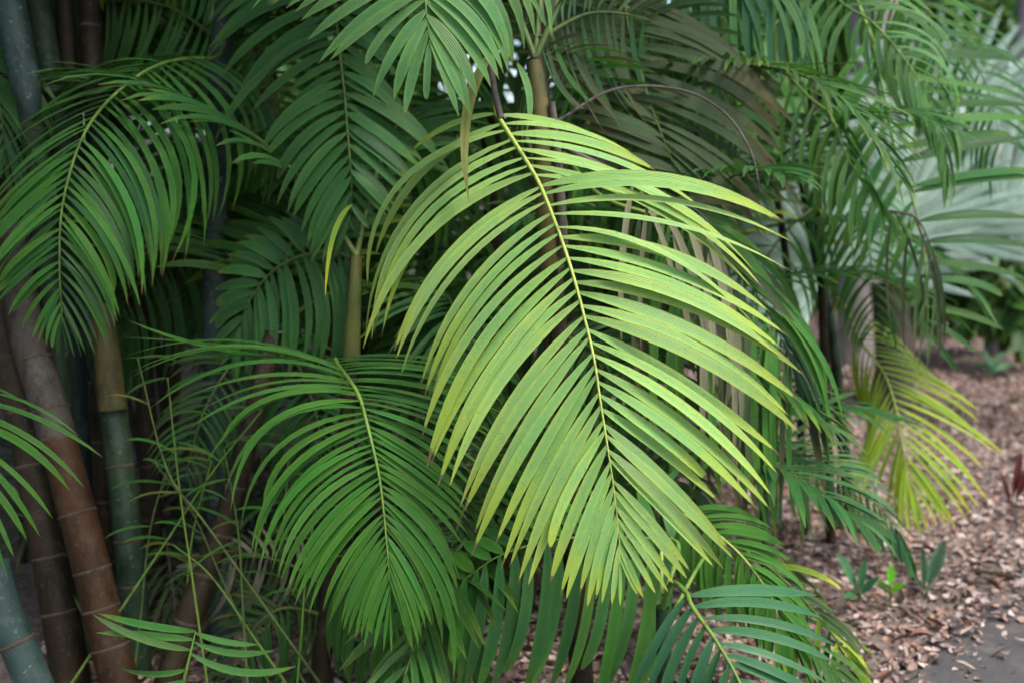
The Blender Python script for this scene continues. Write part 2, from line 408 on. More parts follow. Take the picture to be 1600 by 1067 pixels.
def auto_frond(pm, base, az, el, length, mat, n=34, lw=0.026, ll=0.42, curl=1.5, individual=False, rmat='rachis_d', name='palm_frond', side_tilt=0.0, seg=5, hang=0.25, pet=0.2, rr=0.006, label=None):
    """A frond grown from a stem top: azimuth az, starting elevation el, bending over by curl radians."""
    m = 40; t = np.linspace(0, 1, m)
    e = el - curl * t ** 1.2
    a = az + side_tilt * t
    D = np.stack([np.cos(e) * np.sin(a), np.cos(e) * np.cos(a), np.sin(e)], 1)
    C = np.asarray(base) + np.vstack([[0, 0, 0], np.cumsum(D[:-1] * length / (m - 1), axis=0)])
    fr = empty(name, C[0], pm)
    if label: fr['label'] = label
    tube('rachis', C[::3], np.linspace(rr * 1.6, rr * .3, m)[::3], MAT[rmat], fr, 5)
    T = nrm(np.gradient(C, axis=0))
    H = np.stack([np.cos(a), -np.sin(a), 0 * a], 1)      # horizontal side direction
    N = np.cross(H, T)
    out = []
    for sd in (-1, 1):
        s = np.clip(np.linspace(pet, 0.99, n) + rng.normal(0, 0.006, n), 0, 0.995)
        f = lambda X: np.stack([np.interp(s, t, X[:, k]) for k in range(3)], 1)
        P0, Ts, Hs, Ns = f(C), f(T), f(H) * sd, f(N)
        th = np.interp(s, [pet, 0.6, 1.0], [1.25, 0.95, 0.35]) + rng.normal(0, 0.06, n)
        ln = ll * np.interp(s, [pet, pet + .15, .55, .8, 1], [.6, .95, 1, .75, .35]) * (1 + rng.normal(0, 0.07, n))
        dr = np.cos(th)[:, None] * Ts + np.sin(th)[:, None] * Hs + 0.18 * Ns
        dr = nrm(dr)
        P1 = P0 + dr * ln[:, None] * 0.55
        hg = hang * (1 + rng.normal(0, 0.3, n))
        P2 = P0 + dr * ln[:, None] * (1 - 0.25 * hang) + np.array([0, 0, -1]) * (ln * hg)[:, None]
        out.append((P0, P1, P2, lw * np.interp(ln / ll, [0, .4, 1], [.5, .85, 1]), Ns, rng.normal(0, .2, n), rng.normal(0, .3, n), np.full(n, .25), np.full(n, .1)))
    A = [np.concatenate(x) for x in zip(*out)]
    V, F, UV = leaflet_arrays(*A[:5], A[5], A[6], A[7], seg, A[8])
    emit(V, F, UV, MAT[mat], fr, individual, P0=A[0])
    return fr

def crown(pm, top, k, az0, mat, length=1.6, rmat='rachis_d', spread=2 * PI, el=(0.9, 1.25), **kw):
    for i in range(k):
        auto_frond(pm, top, az0 + spread * i / k + random.uniform(-.2, .2), random.uniform(*el), length * random.uniform(.85, 1.1), mat, rmat=rmat, curl=random.uniform(1.3, 1.9), **kw)

# ================================================================== SETTING
def ground_h(x, y):
    return 0.035 * np.sin(x * 1.3 + 0.4) * np.cos(y * 0.9) + 0.02 * np.sin(x * 3.1 + y * 2.3)
PATH = np.array([gnd(1310, 1075)[:2], gnd(1395, 1026)[:2], gnd(1465, 978)[:2], gnd(1530, 942)[:2], gnd(1610, 915)[:2], gnd(1720, 900)[:2], gnd(1900, 880)[:2]])
def path_side(x, y):
    """Signed metres: positive on the litter side of the path edge."""
    P = np.stack([np.asarray(x), np.asarray(y)], -1)
    best = np.full(P.shape[:-1], 1e9); sg = np.ones(P.shape[:-1])
    for a, b in zip(PATH[:-1], PATH[1:]):
        ab = b - a; tt = np.clip(((P - a) @ ab) / (ab @ ab), 0, 1)
        dv = P - (a + tt[..., None] * ab); d = np.linalg.norm(dv, axis=-1)
        cr = ab[0] * (P[..., 1] - a[1]) - ab[1] * (P[..., 0] - a[0])
        upd = d < best; best = np.where(upd, d, best); sg = np.where(upd, np.sign(cr), sg)
    return best * sg

def grid_mesh(name, xs, ys, hfun, mat, **props):
    X, Y = np.meshgrid(xs, ys, indexing='ij'); Z = hfun(X, Y)
    V = np.stack([X, Y, Z], -1).reshape(-1, 3); n, m = len(xs), len(ys)
    i, j = np.meshgrid(np.arange(n - 1), np.arange(m - 1), indexing='ij')
    F = np.stack([i * m + j, (i + 1) * m + j, (i + 1) * m + j + 1, i * m + j + 1], -1).reshape(-1, 4)
    return mesh_obj(name, V, F, mat, origin=(0, 0, 0), **props)

def soil_mat():
    m, nt, out = nodes_of('leaf_mould_soil')
    geo = NN(nt, 'ShaderNodeNewGeometry'); pos = geo.outputs['Position']
    vor = NN(nt, 'ShaderNodeTexVoronoi'); nt.links.new(pos, vor.inputs['Vector']); vor.inputs['Scale'].default_value = 26
    n1 = NOISE(nt, pos, 3, 4); n2 = NOISE(nt, pos, 40, 5, .7)
    sp = NN(nt, 'ShaderNodeSeparateColor'); nt.links.new(vor.outputs['Color'], sp.inputs[0])
    c = MIX(nt, sp.outputs[0], (0.085, 0.068, 0.058), (0.21, 0.165, 0.14))
    c = MIX(nt, SM(nt, n2, .45, .7), c, (0.035, 0.026, 0.022))
    c = MIX(nt, M_(nt, 'MULTIPLY', SM(nt, n1, .4, .65), .4), c, (0.12, 0.09, 0.08))
    p = NN(nt, 'ShaderNodeBsdfPrincipled'); nt.links.new(c, p.inputs['Base Color']); p.inputs['Roughness'].default_value = .9
    b = NN(nt, 'ShaderNodeBump'); b.inputs['Strength'].default_value = .8; b.inputs['Distance'].default_value = .02
    nt.links.new(n2, b.inputs['Height']); nt.links.new(b.outputs[0], p.inputs['Normal'])
    nt.links.new(p.outputs[0], out.inputs[0]); return m
def asphalt_mat():
    m, nt, out = nodes_of('asphalt')
    geo = NN(nt, 'ShaderNodeNewGeometry'); pos = geo.outputs['Position']
    n1 = NOISE(nt, pos, 5, 4); n2 = NOISE(nt, pos, 190, 3, .7)
    c = MIX(nt, n1, (0.028, 0.027, 0.029), (0.07, 0.066, 0.066))
    c = MIX(nt, SM(nt, n2, .56, .7), c, (0.13, 0.125, 0.13))
    n3 = NOISE(nt, pos, 9, 6, .75)
    c = MIX(nt, M_(nt, 'MULTIPLY', SM(nt, n3, .48, .66), .6), c, (0.12, 0.1, 0.085))
    p = NN(nt, 'ShaderNodeBsdfPrincipled'); nt.links.new(c, p.inputs['Base Color']); p.inputs['Roughness'].default_value = .8
    b = NN(nt, 'ShaderNodeBump'); b.inputs['Strength'].default_value = .7; b.inputs['Distance'].default_value = .004
    nt.links.new(n2, b.inputs['Height']); nt.links.new(b.outputs[0], p.inputs['Normal'])
    nt.links.new(p.outputs[0], out.inputs[0]); return m
xs = np.unique(np.r_[np.linspace(-150, -8, 20), np.linspace(-8, 9, 120), np.linspace(9, 150, 20)])
ys = np.unique(np.r_[np.linspace(-40, 0, 14), np.linspace(0, 14, 110), np.linspace(14, 300, 30)])
grid_mesh('ground', xs, ys, lambda X, Y: ground_h(X, Y) - 0.05 * (path_side(X, Y) < 0.02), soil_mat(), kind='structure')
# the asphalt path: a sheet that follows the edge line
pe = spline(np.c_[PATH, np.zeros(len(PATH))], 70)
out_dir = np.array([0.75, -1.0, 0])
wob = 0.02 * np.sin(np.arange(70) * 1.7) + rng.normal(0, .012, 70)
rows = [pe + out_dir * (w if w else 0) + np.array([0, 0, 0]) + (out_dir * wob[:, None] if w == 0 else 0) for w in (0, .1, .4, 1.2, 2.6)]
V = np.stack(rows, 1); V[..., 2] = ground_h(V[..., 0], V[..., 1]) * 0.6 - 0.006
V[:, 0, 2] -= 0.02
V = V.reshape(-1, 3); nr = 5
i, j = np.meshgrid(np.arange(69), np.arange(nr - 1), indexing='ij')
mesh_obj('path', V, np.stack([i * nr + j, (i + 1) * nr + j, (i + 1) * nr + j + 1, i * nr + j + 1], -1).reshape(-1, 4)[:, ::-1].copy(), asphalt_mat(), kind='structure', origin=(0, 0, 0))

# ------------------------------------------------------------------ leaf litter
def litter_mat(name, cols, rough=.75):
    m, nt, out = nodes_of(name)
    geo = NN(nt, 'ShaderNodeNewGeometry'); oi = NN(nt, 'ShaderNodeObjectInfo')
    rnd = M_(nt, 'FRACT', M_(nt, 'ADD', oi.outputs['Random'], geo.outputs['Random Per Island']))
    cr = NN(nt, 'ShaderNodeValToRGB'); nt.links.new(rnd, cr.inputs[0]); cr.color_ramp.interpolation = 'CONSTANT'
    for q, c in enumerate(cols):
        e = cr.color_ramp.elements[q] if q < 2 else cr.color_ramp.elements.new(q / len(cols))
        e.position = q / len(cols); e.color = (*c, 1)
    n = NOISE(nt, geo.outputs['Position'], 90, 4, .65)
    c = MIX(nt, M_(nt, 'MULTIPLY', SM(nt, n, .45, .75), .5), cr.outputs[0], (0.07, 0.05, 0.04))
    p = NN(nt, 'ShaderNodeBsdfPrincipled'); nt.links.new(c, p.inputs['Base Color']); p.inputs['Roughness'].default_value = rough
    nt.links.new(p.outputs[0], out.inputs[0]); return m
LIT = [tuple(v * 1.1 + .012 for v in (c[0] * .96, c[1] * .95, c[2] * .97)) for c in [(0.20, 0.125, 0.095), (0.30, 0.20, 0.16), (0.13, 0.075, 0.06), (0.37, 0.28, 0.235), (0.16, 0.10, 0.08), (0.25, 0.15, 0.11), (0.37, 0.30, 0.27), (0.10, 0.065, 0.055), (0.28, 0.17, 0.10), (0.33, 0.27, 0.25), (0.24, 0.19, 0.175)]]
MAT['litter'] = litter_mat('dry_leaf_litter', LIT)
def litter_shapes(n):
    """n curled dry leaves lying on the ground: verts (n,10,3) local, uses two rows of quads folded along the midrib."""
    t = np.array([0, .28, .62, 1.0]); w = np.array([.03, .46, .40, .02])
    L = rng.uniform(.014, .046, n) ; asp = rng.uniform(.45, .85, n)
    st = rng.random(n) < .14; asp = np.where(st, .14, asp); L = np.where(st, L * 2.2, L)
    bend = rng.uniform(-.5, .9, n); fold = rng.uniform(-.2, .9, n)
    V = np.zeros((n, 12, 3))
    for a in range(4):
        for b, sgn in enumerate((-1, 0, 1)):
            V[:, a * 3 + b, 0] = L * (t[a] - .5)
            V[:, a * 3 + b, 1] = L * asp * w[a] * sgn
            V[:, a * 3 + b, 2] = L * (bend * (t[a] - .5) ** 2 + fold * abs(sgn) * w[a] * .6) + rng.normal(0, .03, n) * L
    az = rng.uniform(0, 2 * PI, n); tx = rng.normal(0, .35, n); ty = rng.normal(0, .35, n)
    def rot(V, i, j, a):
        c, s = np.cos(a)[:, None], np.sin(a)[:, None]
        x, y = V[..., i].copy(), V[..., j].copy()
        V[..., i] = c * x - s * y; V[..., j] = s * x + c * y
    rot(V, 1, 2, tx); rot(V, 0, 2, ty); rot(V, 0, 1, az)
    return V, L
LF = np.array([(a * 3 + b, a * 3 + b + 1, a * 3 + b + 4, a * 3 + b + 3) for a in range(3) for b in range(2)], np.int32)
def scatter(n, x0, x1, y0, y1, keep):
    x = rng.uniform(x0, x1, n); y = rng.uniform(y0, y1, n)
    k = keep(x, y); return x[k], y[k]
X1, Y1 = scatter(85000, -1.5, 6.2, 2.6, 8.5, lambda x, y: (path_side(x, y) > rng.normal(0, .06, len(x))) & (np.abs(x - 0.1) < 0.6 * y + .4))
X2, Y2 = scatter(26000, -4, 12, 8.5, 17, lambda x, y: (path_side(x, y) > 0.02) & (np.abs(x) < 0.62 * y + .4))
X3, Y3 = scatter(12000, .8, 4, 2.4, 4.6, lambda x, y: (path_side(x, y) < 0.03) & (path_side(x, y) > -.9) & (rng.random(len(x)) < 1.1 * np.exp(path_side(x, y) * 10) + .015))
LX, LY = np.r_[X1, X2, X3], np.r_[Y1, Y2, Y3]
LV, LL = litter_shapes(len(LX))
LV *= np.where(LY > 8.5, 1.7, 1.0)[:, None, None]
LV[..., 0] += LX[:, None]; LV[..., 1] += LY[:, None]
LV[..., 2] += (ground_h(LX, LY) + np.abs(rng.normal(0.008, .011, len(LX))))[:, None]
# the 160 that show largest become single fallen leaves
pxs = np.array([px_of(p) for p in LV.mean(1)]); vis = (pxs[:, 0] > 1130) & (pxs[:, 0] < 1600) & (pxs[:, 1] > 780) & (pxs[:, 1] < 1067)
order = np.argsort(-(LL / LY) * vis)[:160]
mask = np.ones(len(LX), bool); mask[order] = False
FFL = (LF[None] + (np.arange(mask.sum()) * 12)[:, None, None]).reshape(-1, 4)
mesh_obj('leaf_litter', LV[mask].reshape(-1, 3), FFL, MAT['litter'], kind='stuff', origin=(0, 0, 0), smooth=False)
FALL = [('reddish brown dry leaf lying curled on the leaf litter', [(0.17, 0.085, 0.06), (0.22, 0.11, 0.075)]), ('pale tan dry leaf lying curled on the leaf litter', [(0.36, 0.27, 0.22), (0.43, 0.35, 0.30)]), ('dark brown dry leaf lying curled on the leaf litter', [(0.09, 0.055, 0.045), (0.12, 0.075, 0.06)])]
fm = [litter_mat('fallen_leaf_%d' % q, f[1]) for q, f in enumerate(FALL)]
for q, ix in enumerate(order):
    k = q % 3
    mesh_obj('fallen_leaf', LV[ix] + np.array([0, 0, .012]), LF, fm[k], smooth=False, label=FALL[k][0], category='leaf', group=FALL[k][0].split(' lying')[0].replace('leaf', 'leaves') + ' on the ground')

# ================================================================== BACKGROUND
def leaf_cloud(name, centres, radii, n, size, mat, asp=.35, **props):
    """Leaf-sized blades spread unevenly through ellipsoids."""
    cs = []
    for c, r in zip(centres, radii):
        k = int(n * r[0] * r[2])
        u = nrm(rng.normal(size=(k, 3))) * (rng.random((k, 1)) ** .45)
        cl = rng.normal(size=(max(3, k // 60), 3)); cl = nrm(cl) * rng.random((len(cl), 1)) ** .4
        u = .55 * u + .45 * cl[rng.integers(0, len(cl), k)] + rng.normal(0, .07, (k, 3))
        cs.append(np.array(c) + u * np.array(r))
    P = np.vstack(cs); P = P[P[:, 2] > 0.03]; m = len(P)
    dr = nrm(rng.normal(size=(m, 3)) + np.array([0, -.3, -.5])); ln = size * rng.uniform(.5, 1.4, m)
    P1 = P + dr * ln[:, None] * .5; P2 = P + dr * ln[:, None] + np.array([0, 0, -.25]) * ln[:, None]
    N = nrm(rng.normal(size=(m, 3)) * .6 + np.array([0, -.3, 1]))
    V, F, UV = leaflet_arrays(P, P1, P2, ln * asp, N, np.zeros(m), np.zeros(m), np.full(m, .2), 3, np.zeros(m))
    FF = (F[None] + (np.arange(m) * V.shape[1])[:, None, None]).reshape(-1, 4)
    return mesh_obj(name, V.reshape(-1, 3), FF, MAT[mat], uv=np.tile(UV, (m, 1)), **props)

def bg_palm(x, y, h, k, mat, length, label, group, lean=(0, 0), r=.045, stem='culm_brown', az0=0.0, ll=.45, lw=.03, n=30, rmat='rachis_d', el=(.7, 1.25), hang=.25):
    p = palm(label, (x, y, 0), group)
    C = spline([(x, y, -.05), (x + lean[0] * .4, y + lean[1] * .4, h * .5), (x + lean[0], y + lean[1], h)], 30)
    tube('stem', C, np.linspace(r * 1.15, r * .75, 30), MAT[stem], p, 10)
    crown(p, C[-1], k, az0, mat, length, rmat, el=el, ll=ll, lw=lw, n=n, hang=hang)
    return p

GB = 'palms standing in the shade behind the thicket'
BGL = 'green feather palm blurred in the shade behind the front thicket'
spots = [(-3.3, 4.6, 2.3), (-2.5, 5.3, 1.2), (-1.7, 4.7, 2.6), (-1.0, 5.2, 1.4), (-.35, 4.6, 2.5), (.35, 5.4, 1.6), (-2.9, 6.3, 2.9), (-1.4, 6.6, 3.0), (0.2, 6.7, 2.9), (-4.2, 6.6, 2.4), (-.5, 7.6, 1.2), (-2.2, 8.0, 1.6)]
for q, (x, y, h) in enumerate(spots):
    bg_palm(x, y, h, 8, 'under' if q % 3 else 'deep', random.uniform(1.5, 1.9), BGL, GB, (random.uniform(-.3, .3), random.uniform(-.3, .2)), az0=random.random() * 6, el=(.35, 1.2))

# far wood: one mass of leaves, with gaps to the bright sky
cen, rad_ = [], []
for q in range(70):
    a = rng.uniform(-.75, .8); d = rng.uniform(12, 22)
    cen.append((d * math.tan(a), d, rng.uniform(.3, 7.5))); rad_.append((rng.uniform(1.2, 2.4), 1.2, rng.uniform(.8, 1.6)))
leaf_cloud('far_wood_foliage', cen, rad_, 650, .32, 'under', kind='stuff', origin=(0, 0, 0))
# dense leafy growth behind and beside the clump, and an unseen canopy added to keep it in shade
cen, rad_ = [], []
for q in range(20):
    x = rng.uniform(-5.5, 1.2); y = 6.2 + rng.uniform(0, 3.0) - .25 * x
    cen.append((x, y, rng.uniform(.2, 4.4))); rad_.append((rng.uniform(.7, 1.3), .6, rng.uniform(.5, 1.0)))
for q in range(16):
    cen.append((rng.uniform(-4.6, -3.0), rng.uniform(1.2, 5.5), rng.uniform(.3, 3.8))); rad_.append((.6, .9, .8))
for q in range(10):
    x = rng.uniform(1.2, 5.5); cen.append((x, 10.5 + rng.uniform(0, 2), rng.uniform(1.8, 5))); rad_.append((1.1, .8, .8))
leaf_cloud('undergrowth_foliage', cen, rad_, 900, .24, 'under', kind='stuff', origin=(0, 0, 0))
cen, rad_ = [], []
for q in range(30):  # overhead leaf masses out of view, added to darken the left clump
    x = rng.uniform(-5.5, .5); y = rng.uniform(2.6 if x > -.6 else .6, 8.0)
    cen.append((x, y, rng.uniform(3.3, 4.8) + .12 * max(0, y - 4))); rad_.append((rng.uniform(.7, 1.1), .8, .4))
for c in ((-.25, 1.5, 3.5), (.15, 1.3, 3.55), (-.1, 1.05, 3.7)):  # extra clusters set in the sun's path to shade the left stems
    cen.append(c); rad_.append((.5, .45, .3))
tree = empty('added_shade_tree', (-3.6, .9, 0), label='tall shade tree at the left whose crown hangs over the thicket', category='tree')
tk = spline([(-3.6, .9, -.05), (-3.55, 1.0, 1.5), (-3.4, 1.2, 2.9), (-3.1, 1.6, 4.2)], 24)
tube('trunk', tk, np.linspace(.17, .09, 24), MAT['trunk_brown'], tree, 12)  # invented trunk and branches to carry the added shading leaves
for q in range(0, len(cen), 3):
    e_ = np.array(cen[q]); s_ = tk[10 + q % 14]
    tube('added_limb', spline([s_, s_ * .5 + e_ * .5 + np.array([0, 0, .25]), e_], 14), np.linspace(.035, .008, 14), MAT['trunk_brown'], tree, 6)
leaf_cloud('crown', cen, rad_, 1100, .26, 'under', parent=tree)  # the added shading leaf masses, hung on this unseen tree

# low shaded palms in the gaps of the clump
GL = 'low shaded palms among the stems'
for q, (x, y, h) in enumerate([(-1.6, 4.3, .9), (-.45, 3.75, 1.0), (-.1, 3.5, .6), (.35, 3.8, .9), (-2.2, 4.0, 1.2), (.75, 4.0, 1.3), (-1.5, 4.3, 1.6), (-.7, 4.1, 1.7), (0.05, 3.4, .25), (.3, 3.5, .3), (.3, 3.6, 1.7)]):
    bg_palm(x, y, h, 6, 'deep' if q % 2 else 'under', random.uniform(1.0, 1.35), BGL.replace('behind the front thicket', 'low among the stems of the clump'), GL, (random.uniform(-.15, .15), random.uniform(-.15, .15)), az0=random.random() * 6, el=(.3, 1.25), r=.02, ll=.34, lw=.022)
for q, (x, y) in enumerate([(-1.4, 3.75), (-.95, 3.6), (-.6, 3.7), (-1.95, 3.8)]):
    bg_palm(x, y, .25, 5, 'olive', .8, 'withered brown palm shoot with dry leaflets low between the stems', 'withered shoots between the stems', az0=random.random() * 6, el=(.2, .9), r=.015, ll=.25, lw=.018, n=16, rmat='rachis_dead', hang=.5)
# ================================================================== LEFT CLUMP STEMS
def stem_palm(label, pts, w, mat, rings=(), up=1.5, k=7, fm='under', length=1.7, name='areca_palm', crown_on=True, group=None, az0=0.0, spread=2 * PI):
    lo = at(*pts[-1]); pm = palm(label, (lo[0], lo[1], 0), group, name=name)
    C, r = culm(pm, pts, w, mat, rings, extend_up=up)
    if crown_on: crown(pm, C[0], k, az0, fm, length, spread=spread, el=(.3, 1.2), ll=.5, lw=.035, n=26)
    return pm
LEFT = 'palm stems of the left clump'
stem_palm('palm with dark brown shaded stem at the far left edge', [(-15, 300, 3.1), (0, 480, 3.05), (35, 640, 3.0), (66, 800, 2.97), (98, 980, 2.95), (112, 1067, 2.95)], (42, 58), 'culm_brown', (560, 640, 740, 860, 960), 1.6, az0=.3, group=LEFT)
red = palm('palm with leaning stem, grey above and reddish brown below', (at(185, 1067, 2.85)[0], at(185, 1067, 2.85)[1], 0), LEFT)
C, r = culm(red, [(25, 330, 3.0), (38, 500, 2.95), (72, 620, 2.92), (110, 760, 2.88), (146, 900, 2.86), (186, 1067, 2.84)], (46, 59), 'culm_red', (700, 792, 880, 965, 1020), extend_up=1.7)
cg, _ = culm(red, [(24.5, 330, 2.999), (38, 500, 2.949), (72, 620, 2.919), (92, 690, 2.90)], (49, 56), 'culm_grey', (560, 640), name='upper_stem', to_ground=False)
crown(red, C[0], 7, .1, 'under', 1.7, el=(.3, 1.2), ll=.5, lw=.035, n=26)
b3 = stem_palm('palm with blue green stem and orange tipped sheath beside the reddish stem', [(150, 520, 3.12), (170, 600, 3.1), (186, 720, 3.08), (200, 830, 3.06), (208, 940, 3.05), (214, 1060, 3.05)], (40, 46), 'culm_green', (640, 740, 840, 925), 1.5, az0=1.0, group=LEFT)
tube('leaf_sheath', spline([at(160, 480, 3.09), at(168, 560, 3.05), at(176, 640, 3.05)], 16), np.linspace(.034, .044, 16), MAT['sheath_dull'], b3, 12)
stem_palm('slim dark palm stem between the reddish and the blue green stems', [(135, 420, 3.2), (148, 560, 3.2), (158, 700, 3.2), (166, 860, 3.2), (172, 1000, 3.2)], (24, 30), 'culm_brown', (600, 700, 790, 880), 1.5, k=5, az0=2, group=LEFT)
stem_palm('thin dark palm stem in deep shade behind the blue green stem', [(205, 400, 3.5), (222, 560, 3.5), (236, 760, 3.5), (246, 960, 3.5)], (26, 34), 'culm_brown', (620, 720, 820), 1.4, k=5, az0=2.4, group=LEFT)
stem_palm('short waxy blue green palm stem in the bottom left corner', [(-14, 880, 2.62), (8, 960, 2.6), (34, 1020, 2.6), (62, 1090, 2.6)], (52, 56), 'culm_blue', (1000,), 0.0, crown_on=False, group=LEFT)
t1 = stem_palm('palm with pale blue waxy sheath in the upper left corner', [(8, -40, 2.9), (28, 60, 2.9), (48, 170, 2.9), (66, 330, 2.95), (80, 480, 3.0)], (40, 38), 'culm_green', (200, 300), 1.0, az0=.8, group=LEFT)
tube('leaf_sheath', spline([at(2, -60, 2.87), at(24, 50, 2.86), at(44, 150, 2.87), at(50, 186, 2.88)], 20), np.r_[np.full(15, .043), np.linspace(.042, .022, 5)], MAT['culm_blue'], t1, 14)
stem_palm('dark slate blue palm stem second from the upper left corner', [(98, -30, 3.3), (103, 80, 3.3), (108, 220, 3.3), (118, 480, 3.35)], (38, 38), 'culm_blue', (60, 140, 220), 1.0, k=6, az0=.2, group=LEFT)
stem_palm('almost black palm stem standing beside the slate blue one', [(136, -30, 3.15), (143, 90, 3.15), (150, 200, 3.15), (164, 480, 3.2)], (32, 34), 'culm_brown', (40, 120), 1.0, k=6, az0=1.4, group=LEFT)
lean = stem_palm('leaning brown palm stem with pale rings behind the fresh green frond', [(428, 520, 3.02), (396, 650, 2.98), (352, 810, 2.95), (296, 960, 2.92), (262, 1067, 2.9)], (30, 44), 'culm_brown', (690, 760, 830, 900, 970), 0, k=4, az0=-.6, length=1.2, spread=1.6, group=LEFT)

# ------------------------------------------------------------------ palm of the arching left frond (blue grey stem)
pl = palm('palm with slim blue grey stem bearing the arching green frond at the left', (at(345, 1000, 3.25)[0], at(345, 1000, 3.25)[1], 0), LEFT)
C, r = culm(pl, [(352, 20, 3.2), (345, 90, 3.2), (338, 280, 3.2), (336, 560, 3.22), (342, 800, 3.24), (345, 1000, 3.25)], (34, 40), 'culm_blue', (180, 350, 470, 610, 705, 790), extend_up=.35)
auto_frond(pl, C[0], 2.2, 1.1, 1.5, 'deep', ll=.45); auto_frond(pl, C[0], .6, 1.0, 1.6, 'deep', ll=.45); auto_frond(pl, C[0], -.9, 1.1, 1.5, 'deep', ll=.45)
frond(pl, [(330, 92, 3.05), (293, 92, 2.98), (253, 100, 2.92), (210, 123, 2.86), (161, 167, 2.8), (129, 215, 2.76), (107, 279, 2.74), (95, 342, 2.73), (93, 420, 2.74), (96, 479, 2.76), (97, 512, 2.78)],
      [(330, 92, 190, 130, .1, .1), (253, 100, 90, 165, .05, .13), (230, 110, 60, 195, .02, .12), (210, 123, 30, 210, 0, .09), (185, 143, -8, 235, 0, .07), (161, 167, -14, 285, 0, .06), (140, 195, -26, 330, 0, .05), (120, 240, -38, 385, 0, .05), (107, 279, -40, 425, 0, .05), (98, 320, -30, 455, 0, .05), (93, 385, -8, 465, 0, .05), (93, 420, 20, 490, 0, .06), (94, 440, 44, 520, 0, .06), (95, 465, 66, 540, 0, .06), (97, 500, 92, 560, 0, .02)],
      [(330, 92, 414, 322, .05, .25), (300, 93, 405, 290, .05, .24), (275, 97, 376, 313, .05, .22), (253, 100, 340, 332, .03, .2), (232, 110, 318, 360, 0, .17), (212, 122, 308, 335, 0, .16), (198, 131, 264, 408, -.02, .2), (175, 155, 256, 424, -.03, .17), (150, 183, 248, 436, -.03, .14), (129, 215, 226, 452, -.02, .11), (107, 279, 212, 464, 0, .1), (98, 325, 192, 493, 0, .1), (94, 380, 176, 520, 0, .1), (93, 420, 166, 540, 0, .09), (95, 465, 137, 555, 0, .06), (97, 500, 106, 562, 0, .02)],
      46, .0185, 'mid', 'rachis_g', .0055, jit=.05, label='dense green frond arching over to the left with its tip hanging down', petiole=[(352, 60, 3.2), (345, 82, 3.12)], mats={'mid': 6, 'deep': 2, 'green': 1})

# ------------------------------------------------------------------ palm in the dark centre left (dark frond and the bright one above it)
ps = palm('palm with a dark and a bright frond hanging at the top, stem hidden', (at(797, 1067, 3.6)[0], at(797, 1067, 3.6)[1], 0))
C, r = culm(ps, [(748, -260, 3.5), (760, 0, 3.55), (772, 300, 3.6), (785, 620, 3.6), (795, 1000, 3.6)], (30, 38), 'culm_brown', (), extend_up=.2)
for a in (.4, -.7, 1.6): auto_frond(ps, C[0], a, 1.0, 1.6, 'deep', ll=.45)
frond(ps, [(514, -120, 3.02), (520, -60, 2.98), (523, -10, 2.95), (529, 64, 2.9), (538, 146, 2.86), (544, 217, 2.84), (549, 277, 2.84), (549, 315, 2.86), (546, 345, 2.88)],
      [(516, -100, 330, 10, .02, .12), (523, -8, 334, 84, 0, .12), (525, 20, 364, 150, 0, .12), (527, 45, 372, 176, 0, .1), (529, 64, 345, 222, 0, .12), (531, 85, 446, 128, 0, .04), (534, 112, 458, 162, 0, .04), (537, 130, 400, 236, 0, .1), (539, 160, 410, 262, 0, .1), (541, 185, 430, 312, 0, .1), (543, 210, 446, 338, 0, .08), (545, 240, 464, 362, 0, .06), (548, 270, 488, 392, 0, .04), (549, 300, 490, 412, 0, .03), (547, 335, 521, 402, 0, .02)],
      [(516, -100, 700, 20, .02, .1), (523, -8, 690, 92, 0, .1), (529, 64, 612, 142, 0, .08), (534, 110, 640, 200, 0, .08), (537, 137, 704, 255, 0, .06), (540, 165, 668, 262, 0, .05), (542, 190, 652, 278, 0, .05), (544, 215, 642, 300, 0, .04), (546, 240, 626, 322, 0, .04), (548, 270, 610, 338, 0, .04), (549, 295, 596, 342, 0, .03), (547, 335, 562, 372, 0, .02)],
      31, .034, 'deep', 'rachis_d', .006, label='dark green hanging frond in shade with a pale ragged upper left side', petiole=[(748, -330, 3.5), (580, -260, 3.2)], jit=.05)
frond(ps, [(648, -150, 2.36), (655, -100, 2.33), (660, -50, 2.3), (665, 5, 2.27), (668, 35, 2.26), (672, 64, 2.25)],
      [(648, -150, 400, 10, .03, .1), (655, -100, 432, 2, 0, .06), (660, -60, 465, 26, 0, .05), (662, -40, 484, 62, 0, .04), (664, -15, 506, 90, 0, .03), (664, -2, 531, 112, 0, .03), (665, 5, 558, 137, 0, .03), (666, 16, 580, 156, 0, .03), (667, 24, 603, 161, 0, .03), (668, 34, 621, 172, 0, .02), (671, 53, 636, 177, 0, .02), (672, 62, 664, 187, 0, .0)],
      [(648, -150, 862, 60, .03, .22), (655, -100, 850, 40, .03, .22), (659, -70, 798, 92, 0, .2), (662, -40, 796, 114, 0, .15), (664, -12, 782, 127, 0, .1), (666, 8, 761, 142, 0, .06), (668, 32, 742, 154, 0, .04), (672, 62, 718, 182, 0, .02)],
      16, .033, 'pale', 'rachis_g', .0045, label='bright pale green frond tip hanging down at the top centre', petiole=[(748, -330, 3.5), (660, -300, 2.6)], jit=.03, roll=(.1, -.1))

